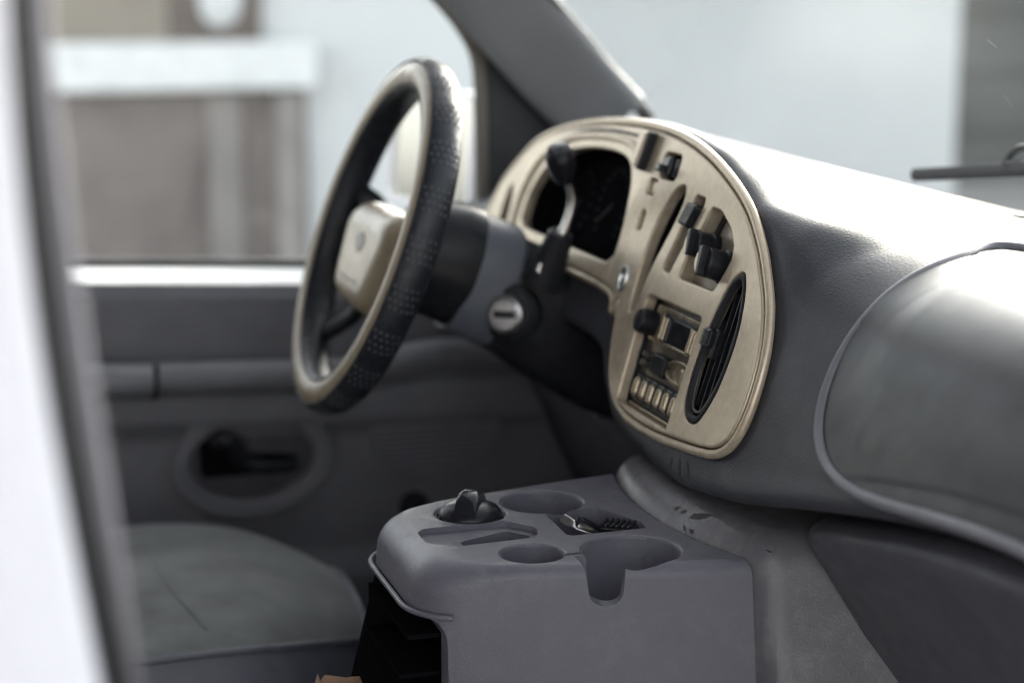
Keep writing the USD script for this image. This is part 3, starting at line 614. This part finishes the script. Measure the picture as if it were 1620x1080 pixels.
# column of small switches above the radio
obj('light_lever', plate(rpoly([(-.3040, .1010), (-.2830, .1010), (-.2880, .0640), (-.2990, .0650)], .003), [], .0165, .003, FB, back=.0), MT['bezel'], dash)
obj('lever_side', plate(rpoly([(-.2820, .1030), (-.2745, .1010), (-.2795, .0630), (-.2870, .0620)], .002), [], .0160, .002, FB, back=.0), MT['rubber'], dash)
sw = obj('switch_well', well(SWT, .016), MT['well'], dash)
obj('rocker', [FB.mesh(rbox(-.2380, -.2180, .0640, .0830, -.012, .010, .003)), FB.mesh(rbox(-.2340, -.2220, .0660, .0740, .008, .017, .002))], MT['glossblack'], sw)
obj('rocker', FB.mesh(rbox(-.2160, -.2030, .0640, .0830, -.012, .006, .003)), MT['black'], sw)
sm_ = obj('blank_switch', FB.mesh(rbox(-.2615, -.2405, .0425, .0575, -.02, .0035, .003)), MT['bezel'], dash)
pw = obj('power_point', well(PWR, .018), MT['well'], dash)
obj('ring', ringtube(PWR.buffer(-.001), .007, .0022, 40), MT['chrome'], pw)
obj('plug_cap', FB.mesh(lathe([(0, -.01), (.0050, -.01), (.0050, .006), (.003, .0075), (0, .008)], 24)).apply_translation(FB(-.2505, -.044, 0)-FB.o), MT['chrome'], pw)
# scuffs and the pale edge below the pad
def zc0(x, y): return 940+x/4.5, 680+y/4.5
SCUFFS = ([(545, 200), (556, 196), (545, 240), (538, 268), (530, 250)], [(600, 210), (610, 206), (612, 260), (606, 316), (598, 300)], [(655, 222), (664, 220), (672, 280), (668, 352), (660, 300)], [(560, 378), (590, 390), (592, 402), (562, 388)], [(662, 420), (690, 428), (690, 440), (664, 432)], [(704, 432), (728, 440), (728, 454), (706, 446)])
eb = [padhit(*q) for q in ((1012, 734), (1040, 752), (1070, 768), (1100, 780), (1130, 789), (1165, 795), (1200, 799), (1240, 803))]
eb = [p for p in eb if p is not None]
if len(eb) > 3: obj('lower_edge_strip', tube(spline(eb, 60), .0014, 8), MT['bezel'], dash)

# lower panel under the passenger side
lowp = thing('lower_dash_panel', 'dark grey panel below the passenger airbag cover at the lower right', 'panel', (.75, 1.0, 1.0))
yl = np.linspace(.62, 1.352, 60); LPG = []
for y in yl:
    zt_ = float(zbk(y))-.010; t = sm((1.352-y)/.02); x0_ = .662-.012*(1.35-y)
    ctrl = np.array([(x0_+.10, zt_-.004), (x0_+.03, zt_+.002), (x0_-.004, zt_-.003), (x0_-.012, zt_-.020), (x0_+.004, zt_-.040), (x0_+.026, zt_-.075), (x0_+.07, zt_-.15), (x0_+.13, zt_-.26), (x0_+.20, zt_-.40)])
    ctrl[:, 0] += .012*(1-t); kn = np.r_[[0]*3, np.linspace(0, 1, len(ctrl)-2), [1]*3]; q = BSpline(kn, ctrl, 3)(np.linspace(0, 1, 60))
    LPG.append(np.stack([q[:, 0], np.full(60, y), q[:, 1]], 1))
LPG = np.array(LPG); side = LPG[-1].copy(); side[:, 0] += .06; side[:, 1] -= .004
obj('lower_panel', grid(np.concatenate([LPG, side[None]], 0)), MT['lower'], lowp, smooth=50)
# knee panel below the column
knee = thing('knee_panel', 'dark knee panel under the steering column beside the engine cover', 'panel', (.8, 2.1, 1.0))
KP = np.array([[(x, y, z) for x, z in ((.74, 1.245), (.70, 1.228), (.69, 1.205), (.715, 1.15), (.76, 1.05), (.82, .92), (.90, .75), (.95, .64))] for y in (1.70, 1.72, 1.75, 1.9, 2.1, 2.3, 2.40)])
obj('knee_bolster', grid(KP), MT['lower'], knee, smooth=True)
obj('bolster_edge', tube(spline([aty(862, 575, 2.2), aty(905, 605, 2.1), aty(955, 655, 2.0)], 20), .010, 12), MT['cover'], knee)  # lighter grey strip paints in the highlight along the bolster

# ---------------------------------------------------------------- steering column and wheel
B20 = math.radians(20); AX = np.array([-math.cos(B20), 0, math.sin(B20)])          # column axis towards the driver
WC = np.array([.450, 1.98, 1.321])
WU = np.array([math.sin(B20), 0, math.cos(B20)]); FWH = Frame(WC, (0, -1., 0), WU, AX)
wheel = thing('steering_wheel', 'steering wheel with perforated black leather cover and beige horn pad', 'steering wheel', tuple(WC))
RW, rw = .178, .0185
th = np.linspace(0, 2*np.pi, 180, endpoint=False); ph = np.linspace(0, 2*np.pi, 48, endpoint=False)
def torus(p0, p1, n, extra=0., r_=rw):
    pp = np.linspace(p0, p1, n); R_ = RW+(r_+extra)*np.cos(pp); c = (r_*1.12+extra)*np.sin(pp)
    return np.stack([np.cos(th)[:, None]*R_, np.sin(th)[:, None]*R_, np.broadcast_to(c, (180, n))], -1)
def wframe(G, close_v): return grid(FWH(G[..., 0], G[..., 1], G[..., 2]), closed_u=True, closed_v=close_v)
obj('rim', wframe(torus(math.radians(48), math.radians(132), 18), False), MT['rimglint'], wheel, smooth=True)  # beige rear-facing band paints in the highlight on a black rim
cv = obj('rim_cover', wframe(torus(math.radians(130-360), math.radians(50), 44, .0012), False), MT['leather'], wheel, smooth=True)
for q in (49, 131):
    pq = math.radians(q); R_ = RW+(rw+.001)*math.cos(pq); c = (rw*1.12+.001)*math.sin(pq)
    obj('seam', tube(FWH(np.cos(th)*R_, np.sin(th)*R_, np.full(180, c)), .0012, 6, closed=True, up=tuple(AX)), MT['scuff'], cv)
# perforated grip dots: patches around the rim
dots = []
dot = trimesh.creation.icosphere(1, .0016); dot.apply_scale([1, 1, .5])
for t0 in range(0, 360, 15):
    for i in range(4):
        for j in range(5):
            t = math.radians(t0+i*2.2); p = math.radians(-38+j*17+(8 if i % 2 else 0)); R_ = RW+(rw+.0014)*math.cos(p); c = (rw*1.12+.0014)*math.sin(p)
            n = np.array([math.cos(t)*math.cos(p), math.sin(t)*math.cos(p), math.sin(p)]); o = np.array([math.cos(t)*R_, math.sin(t)*R_, c])
            dots.append(place(dot, o, n))
dm = FWH.mesh(trimesh.util.concatenate(dots)); obj('perforation', dm, mat('grey_grip_dots', (.05, .05, .056), .4), cv, kind='stuff')
hp = rpoly([(-.092, .034), (.092, .034), (.100, -.003), (.070, -.080), (-.070, -.080), (-.100, -.003)], .034)
pad_ = obj('horn_pad', plate(hp, [], .012, .026, FWH, back=-.045, step=.004), MT['tanpad'], wheel)
obj('emblem', plate(ell(0, -.010, .019, .011, 40), [], .0130, .0008, FWH, back=.008), mat('worn_emblem', (.07, .062, .052), .4), pad_)
obj('pad_crease', FWH.mesh(tube([(-.045, -.050, .0115), (0, -.052, .0122), (.045, -.050, .0115)], .0010, 8)), MT['scuff'], pad_)
for a0, b0, a1, b1 in ((-.09, .012, -.172, .035), (.09, .012, .172, .035), (-.05, -.05, -.115, -.135), (.05, -.05, .115, -.135)):
    pth = spline([(a0*.8, b0*.8, -.03), ((a0+a1)/2, (b0+b1)/2, -.028), (a1, b1, -.004)], 18)
    obj('spoke', FWH.mesh(tube(pth, np.linspace(.020, .014, 18), 14, up=(0, 0, 1), flat=.55)), MT['black'], wheel)
col = thing('steering_column', 'grey steering column shroud with ignition lock behind the steering wheel', 'steering column', tuple(WC-AX*.15))
def along(prof, e=.6, n=48):
    """Loft along the column: (distance ahead of the wheel, half width, half height, drop)."""
    G = []
    for d, w, h, dz in prof:
        t = np.linspace(0, 2*np.pi, n, endpoint=False); G.append(np.stack([np.sign(np.cos(t))*abs(np.cos(t))**e*w, np.sign(np.sin(t))*abs(np.sin(t))**e*h+dz, np.full(n, -d)], -1))
    G = np.array(G); g = grid(FWH(G[..., 0], G[..., 1], G[..., 2]), closed_v=True)
    c0, c1 = G[0].mean(0), G[-1].mean(0); k = len(g.vertices); i = np.arange(n); j = np.roll(i, -1); e0 = (len(G)-1)*n
    m = tm(np.vstack([g.vertices, FWH(*c0), FWH(*c1)]), np.vstack([g.faces, np.stack([np.full(n, k), i, j], 1), np.stack([np.full(n, k+1), e0+j, e0+i], 1)])); m.fix_normals(); return m
obj('hub_boot', along([(.035, .050, .050, 0), (.045, .062, .060, 0), (.085, .066, .066, 0), (.105, .066, .067, -.002), (.108, .060, .06, -.002)], .85), MT['black'], col)
obj('collar', along([(.100, .061, .064, -.006), (.106, .066, .068, -.006), (.148, .066, .068, -.008), (.153, .062, .064, -.008)], .7), MT['column'], col)
obj('shroud', along([(.148, .060, .060, -.012), (.154, .064, .064, -.014), (.20, .070, .070, -.022), (.27, .075, .078, -.030), (.32, .075, .078, -.034)], .6), MT['black'], col)
igp = aty(800, 497, 1.906); igd = np.array([-.55, -.80, .05])
ig = obj('ignition_lock', place(lathe([(0, -.03), (.021, -.03), (.021, .0), (.0195, .005), (.016, .0065), (.0155, .004), (0, .004)], 40), igp, igd), mat('dull_lock_metal', (.28, .27, .27), .32, metal=.9), col)
obj('key_plate', place(rbox(-.0035, .0035, -.012, .012, .003, .007, .001), igp, igd), MT['black'], ig)
obj('lock_surround', place(lathe([(.021, -.03), (.033, -.028), (.032, -.012), (.026, -.006), (.0215, -.005), (.0212, -.03)], 40), igp, igd), MT['rubber'], col)
gs = thing('gear_lever', 'curved chrome gear lever with black knob in front of the dark instrument cluster', 'gear lever', tuple(aty(872, 420, 1.88)))
st = [aty(852, 428, 1.89), aty(872, 392, 1.885), aty(893, 362, 1.88), aty(905, 325, 1.875), aty(903, 298, 1.872), aty(893, 276, 1.868)]
obj('rod', tube(spline(st, 40), np.linspace(.0062, .0048, 40), 12, up=(0, 1, 0)), MT['chrome'], gs)
ka = aty(893, 284, 1.868); kb = aty(884, 238, 1.855); kx = (kb-ka)/np.linalg.norm(kb-ka)
obj('knob', place(lathe([(0, -.004), (.008, -.003), (.012, .004), (.0145, .014), (.0155, .024), (.0148, .033), (.012, .038), (.005, .040), (0, .040)], 32), ka, kx), MT['glossblack'], gs)
obj('knob_button', place(lathe([(0, 0), (.006, 0), (.006, .004), (.004, .005), (0, .005)], 20), aty(888, 252, 1.846), (-.3, -.9, .2)), MT['black'], gs)
bt = []
for k, t in enumerate(np.linspace(0, 1, 15)): bt.append((.0215-.0095*t+(.0012 if k % 2 else 0), .062*t))
b0 = aty(858, 446, 1.905); b1 = aty(882, 384, 1.885)
obj('boot', place(lathe([(0, 0)]+bt+[(0, .062)], 28), b0, b1-b0), MT['rubber'], gs)

# ---------------------------------------------------------------- engine cover and cup-holder console
YC = 1.515
def plan(half, x0, x1, rnd, n=160):
    xs_ = np.linspace(x0, x1, 40); h = PchipInterpolator(*zip(*half))(xs_)
    P = sg.Polygon(np.r_[np.c_[xs_, YC-h], np.c_[xs_[::-1], YC+h[::-1]]]); P = P.buffer(-rnd).buffer(rnd, quad_segs=10)
    P = sg.polygon.orient(P); c = np.asarray(P.exterior.coords)[:-1]; return resample(c, n, True)
def body(c, levels):
    """Closed solid from an outline: levels of (inset, z) from the bottom up."""
    nn = normals2(c); L = np.array([np.column_stack([c-nn*np.reshape(o, (-1, 1)), np.broadcast_to(z, len(c))]) for o, z in levels]); n = len(c)
    g = grid(L, closed_v=True, flip=True); V = g.vertices; Fs = [g.faces]
    i0 = np.arange(n); i1 = np.roll(i0, -1)
    for e, fl in ((0, True), ((len(levels)-1)*n, False)):         # star-shaped ends: a fan from the middle
        k = len(V); V = np.vstack([V, V[e:e+n].mean(0)]); f = np.stack([np.full(n, k), e+i0, e+i1], 1); Fs.append(f[:, ::-1] if fl else f)
    m = tm(V, np.vstack(Fs)); m.fix_normals()
    if m.volume < 0: m.invert()
    return m
cov = thing('engine_cover', 'worn grey engine cover rising behind the cup holder console under the dash', 'engine cover', (.75, YC, .63))
def xr(y): return .5890+.031*((np.asarray(y)-1.53)/.163)**2
ya = np.linspace(YC-.160, YC+.160, 60)
cpoly = sg.Polygon(np.r_[np.c_[xr(ya), ya], [(.98, YC+.235), (.98, YC-.235)]]).buffer(-.035).buffer(.035, quad_segs=12)
cc = resample(np.asarray(sg.polygon.orient(cpoly).exterior.coords)[:-1], 300, True)
rC = .034; ZT = 1.150
lev = [(-.10, .63), (-.075, .80), (-.035, 1.0), (-.008, 1.08)]+[(rC*(1-math.cos(t)), ZT-rC*(1-math.sin(t))) for t in np.linspace(0, math.pi/2, 11)]
cb = body(cc, lev); cb.vertices[:, 0] = np.maximum(cb.vertices[:, 0], np.minimum(xr(np.clip(cb.vertices[:, 1], YC-.16, YC+.16)), .63))
cov_shell = obj('cover_shell', cb, MT['cover'], cov, smooth=60)
def on_mesh(m, px, py):
    d = ray(px, py); loc, _, _ = m.ray.intersects_location([C], [d/np.linalg.norm(d)])
    return None if not len(loc) else loc[np.argmin(np.linalg.norm(loc-C, axis=1))]
def decal(m, poly_px, lift=.0012):
    '''A thin flake of worn plastic lying on a surface.'''
    P = [on_mesh(m, *q) for q in poly_px]
    if any(p is None for p in P): return None
    P = np.array(P); d = C-P.mean(0); d /= np.linalg.norm(d); P = P+d*lift; c = P.mean(0); n = len(P); i0 = np.arange(n); i1 = np.roll(i0, -1)
    return tm(np.vstack([P, c, P-d*lift*2, c-d*lift*2]), np.vstack([np.stack([np.full(n, n), i0, i1], 1), np.stack([np.full(n, 2*n+1), n+1+i1, n+1+i0], 1), np.stack([i0, n+1+i0, n+1+i1], 1), np.stack([i0, n+1+i1, i1], 1)]))
def zc(x, y): return 940+x/4.5, 680+y/4.5
for pl in ([(675, 625), (700, 605), (712, 588), (730, 596), (765, 590), (800, 594), (850, 600), (815, 612), (785, 622), (750, 632), (720, 626)], [(565, 560), (585, 545), (618, 540), (600, 556), (578, 566)], [(610, 585), (630, 572), (660, 563), (652, 576), (628, 590)],
           [(635, 680), (646, 676), (648, 712), (638, 722)], [(676, 702), (706, 708), (704, 738), (698, 722), (688, 738), (680, 718)], [(640, 775), (670, 768), (716, 775), (690, 782), (650, 780)], [(1215, 850), (1240, 852), (1275, 868), (1250, 872)]):
    m = decal(cb, [zc(*q) for q in pl])
    if m is not None: obj('wear_mark', m, MT['scuff'], cov)

def mext_(pts, z0, z1): return m3.Manifold.extrude(m3.CrossSection([np.asarray(sg.polygon.orient(sg.Polygon(pts)).exterior.coords)[:-1]]), z1-z0).translate([0, 0, z0])
for pl in SCUFFS:
    m = decal(padm, [zc(*q) for q in pl])
    if m is not None: obj('scuff', m, MT['scuff'], dash)
con = thing('cup_holder_console', 'mauve grey cup holder console with round holders and open black cubby', 'console', (.47, YC, .63))
ZC = 1.130; rc = .024
cp_ = plan([(.330, .080), (.38, .097), (.43, .109), (.5, .126), (.565, .142), (.618, .151), (.70, .165)], .357, .70, .050, 300)
nnp = normals2(cp_)
rv = .012+.016*sm((.44-cp_[:, 0])/.08)
lev = [(-.030, .63), (-.016, .90), (-.004, 1.06)]+[(rv*(1-math.cos(t)), ZC-rv*(1-math.sin(t))) for t in np.linspace(0, math.pi/2, 8)]
# the front (dash) end stays square where it butts against the engine cover
K = mani(body(cp_, lev)).trim_by_plane([-1., 0, 0], -.66)
yb = np.linspace(1.30, 1.73, 60); K = K-mext_(np.r_[np.c_[xr(yb)-.0006, yb], [(.9, 1.73), (.9, 1.30)]], .5, 1.3)
def mcyl(x, y, z0, z1, r0, r1=None, n=64): return m3.Manifold.cylinder(z1-z0, r0, r0 if r1 is None else r1, n).translate([x, y, z0])
def mext(P, z0, z1, sc=1.0):
    P = sg.polygon.orient(P); cs = m3.CrossSection([np.asarray(P.exterior.coords)[:-1]]); x, y = P.centroid.x, P.centroid.y
    return m3.Manifold.extrude(cs.translate([-x, -y]), z1-z0, 0, 0, (1/sc, 1/sc)).translate([x, y, z0]) if sc == 1 else m3.Manifold.extrude(cs.translate([-x, -y]).scale([sc, sc]), z1-z0, 0, 0, (1/sc, 1/sc)).translate([x, y, z0])
def cup(x, y, r, depth): 
    q = mcyl(x, y, ZC-depth, ZC+.01, r*.90, r*1.0)
    for k in range(4):                                             # rounded rim in four steps of a cone
        a, b = k*math.pi/8, (k+1)*math.pi/8; R_ = .003
        q = q+mcyl(x, y, ZC-R_+R_*math.sin(a), ZC-R_+R_*math.sin(b)+1e-5, r+R_*(1-math.cos(a))-.0, r+R_*(1-math.cos(b)))
    return q
MUG = (.538, 1.423, .041); SMALL = (.457, 1.438, .0265); BACK = (.512, 1.583, .037); CAPH = (.440, 1.565, .031)
for x, y, r in (MUG, SMALL, BACK): K = K-cup(x, y, r, .075)
K = K-cup(CAPH[0], CAPH[1], CAPH[2], .03)
TR = rpoly([(.502, 1.545), (.552, 1.552), (.575, 1.496), (.573, 1.477), (.500, 1.474)], .006)
K = K-mext(TR, ZC-.030, ZC+.01, .97)
LT = rpoly([(.382, 1.530), (.462, 1.532), (.482, 1.505), (.474, 1.480), (.402, 1.474), (.382, 1.490)], .012)
K = K-mext(LT.buffer(.001), ZC-.005, ZC+.01)
DP = rpoly([(.412, 1.483), (.412, 1.500), (.460, 1.520), (.475, 1.500), (.468, 1.483)], .006)
K = K-mext(DP, ZC-.045, ZC+.01, .98)
BR = rect(MUG[0]-.060, MUG[0]-.030, MUG[1]+.000, MUG[1]+.006, .001); K = K-mext(BR, ZC-.012, ZC+.01)
# slot through the front wall for a mug handle
U0 = FWs = Frame((0, 0, 0), (1, 0, 0), (0, 0, 1), (0, -1, 0))
sx0, sx1 = .490, .517
slot = sg.Polygon([(sx0, 1.108), (sx1, 1.108), (sx1+.006, ZC+.02), (sx0-.006, ZC+.02)]).union(ell((sx0+sx1)/2, 1.108, (sx1-sx0)/2, .012, 40)).buffer(-.001).buffer(.001)
sl_ = trimesh.creation.extrude_polygon(slot, .07, engine='earcut'); sl_ = Frame((0, 1.42, 0), (1, 0, 0), (0, 0, 1), (0, -1, 0)).mesh(sl_)
K = K-mani(sl_)
# cubby under the rear end
cut = sg.box(.20, .60, .379, 1.067).union(sg.box(.20, .60, .357, 1.089)).union(ell(.357, 1.067, .022, .022, 48))
cq = trimesh.creation.extrude_polygon(cut, .4, engine='earcut'); cq = Frame((0, 1.70, 0), (1, 0, 0), (0, 0, 1), (0, -1, 0)).mesh(cq)
K = K-mani(cq)
hollow = m3.Manifold.cube([.14, .150, .42]).translate([.35, YC-.078, .65]); K = K-hollow
q = K.to_mesh(); km = trimesh.Trimesh(q.vert_properties[:, :3], q.tri_verts, process=False)
obj('console_shell', km, MT['console'], con, smooth=38)
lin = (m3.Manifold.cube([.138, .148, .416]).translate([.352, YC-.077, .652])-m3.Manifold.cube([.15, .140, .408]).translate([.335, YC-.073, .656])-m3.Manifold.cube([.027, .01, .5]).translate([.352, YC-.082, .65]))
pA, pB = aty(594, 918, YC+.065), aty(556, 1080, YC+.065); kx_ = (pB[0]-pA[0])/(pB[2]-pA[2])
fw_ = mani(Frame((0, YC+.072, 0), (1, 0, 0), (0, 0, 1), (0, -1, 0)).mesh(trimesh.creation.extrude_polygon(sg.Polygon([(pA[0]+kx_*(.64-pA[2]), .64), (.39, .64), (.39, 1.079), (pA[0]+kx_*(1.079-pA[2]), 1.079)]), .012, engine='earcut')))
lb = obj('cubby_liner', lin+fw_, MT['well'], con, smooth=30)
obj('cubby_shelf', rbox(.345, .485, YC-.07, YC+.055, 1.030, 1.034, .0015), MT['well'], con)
lc = cp_-nnp*-.0055; lc = np.roll(lc, -int(np.argmax(lc[:, 0])), 0); lc = lc[lc[:, 0] < .384]
obj('cap_lip', tube(spline(np.c_[lc, np.full(len(lc), 1.0892)], 90), .0024, 10), MT['console'], con)
# things left in the console
cpt = thing('twist_plug', 'round black twist cap with a raised grip sitting in the rear console hole', 'twist plug', (CAPH[0], CAPH[1], ZC-.004))
z0 = ZC-.016
obj('plug_body', lathe([(0, z0), (.0285, z0), (.0285, z0+.014), (.0278, z0+.018), (.0240, z0+.0225), (.016, z0+.0255), (.007, z0+.0265), (0, z0+.0267)], 48).apply_translation([CAPH[0], CAPH[1], 0]), MT['black'], cpt)
hl = []
gx = np.linspace(-.026, .026, 22)
G = np.array([[(x, w*(.0095), z0+.010+s*(.0265*math.sqrt(max(0, 1-(x/.0275)**2)))) for w, s in ((-1.3, 0), (-1, .9), (-.6, 1), (.6, 1), (1, .9), (1.3, 0))] for x in gx])
rr = grid(G); a = math.radians(62); Rm = np.array([[math.cos(a), -math.sin(a), 0], [math.sin(a), math.cos(a), 0], [0, 0, 1]]); rr.vertices = rr.vertices@Rm.T+[CAPH[0], CAPH[1], 0]
obj('grip_ridge', rr, MT['glossblack'], cpt)
for k in range(14):
    t = 2*math.pi*k/14; obj('knurl', place(rbox(-.002, .002, -.0012, .0012, 0, .014, .0008), (CAPH[0]+.0285*math.cos(t), CAPH[1]+.0285*math.sin(t), z0+.001), (0, 0, 1), (-math.sin(t), math.cos(t), 0)), MT['black'], cpt)
clip = thing('metal_clip', 'small bent bright metal clip lying in the console tray', 'clip', tuple(atz(910, 830, ZC-.006)))
c0, c1, c2 = atz(890, 819, ZC-.002), atz(912, 832, ZC-.006), atz(938, 842, ZC-.012)
obj('clip_body', slab([c0, c1, c2], .0042, .0014, (0, 1, .6), 20), MT['chrome'], clip)
obj('clip_tab', slab([c1+[0, 0, .003], c1+[.004, -.004, .007], c2+[.006, 0, .003]], .003, .0012, (0, 1, .6), 14), MT['black'], clip)
lig = thing('black_gadget', 'black ribbed plastic gadget standing in the far end of the console tray', 'gadget', tuple(atz(985, 828, ZC-.006)))
gp = np.array([.556, 1.503, ZC-.008]); ga_ = math.radians(-35)
gm = [rbox(-.015, .017, -.009, .009, -.018, .006, .004)]+[rbox(-.0135+.005*k, -.0105+.005*k, -.0095, .0095, .004, .0082, .0012) for k in range(6)]
for k, m in enumerate(gm): m.vertices = m.vertices@np.array([[math.cos(ga_), -math.sin(ga_), 0], [math.sin(ga_), math.cos(ga_), 0], [0, 0, 1]]).T+gp
obj('gadget_body', gm[0], MT['glossblack'], lig)
for m in gm[1:]: obj('rib', m, MT['black'], lig)

# crumpled brown paper bag standing on the floor before the cubby
bp = aty(562, 1088, 1.44)
bag = thing('paper_bag', 'crumpled brown paper bag poking up below the black cubby at the bottom edge', 'paper bag', (bp[0]-.02, bp[1], .63))
th_ = np.linspace(0, 2*np.pi, 60, endpoint=False); G = []
for k, z in enumerate(np.linspace(0, 1, 40)):
    r_ = np.stack([.085*np.sign(np.cos(th_))*abs(np.cos(th_))**.5*(1-.80*z**2), .055*np.sign(np.sin(th_))*abs(np.sin(th_))**.5*(1-.70*z**2)], 1)
    zz_ = .632+(bp[2]+.004-.632)*z+(gaussian_filter1d(rng.normal(0, .012, 60), 2.2, mode='wrap') if z > .93 else 0)
    pts = np.column_stack([bp[0]-.015+r_[:, 0], bp[1]+r_[:, 1], np.broadcast_to(zz_, 60)]); G.append(pts)
G = np.array(G); nz = meshkit.noise((G.reshape(-1, 3)*38)).reshape(G.shape[:2]); G[..., 0] += .007*nz; G[..., 1] += .006*np.roll(nz, 17, 1)
obj('bag_paper', grid(G, closed_v=True), MT['paper'], bag, smooth=18)
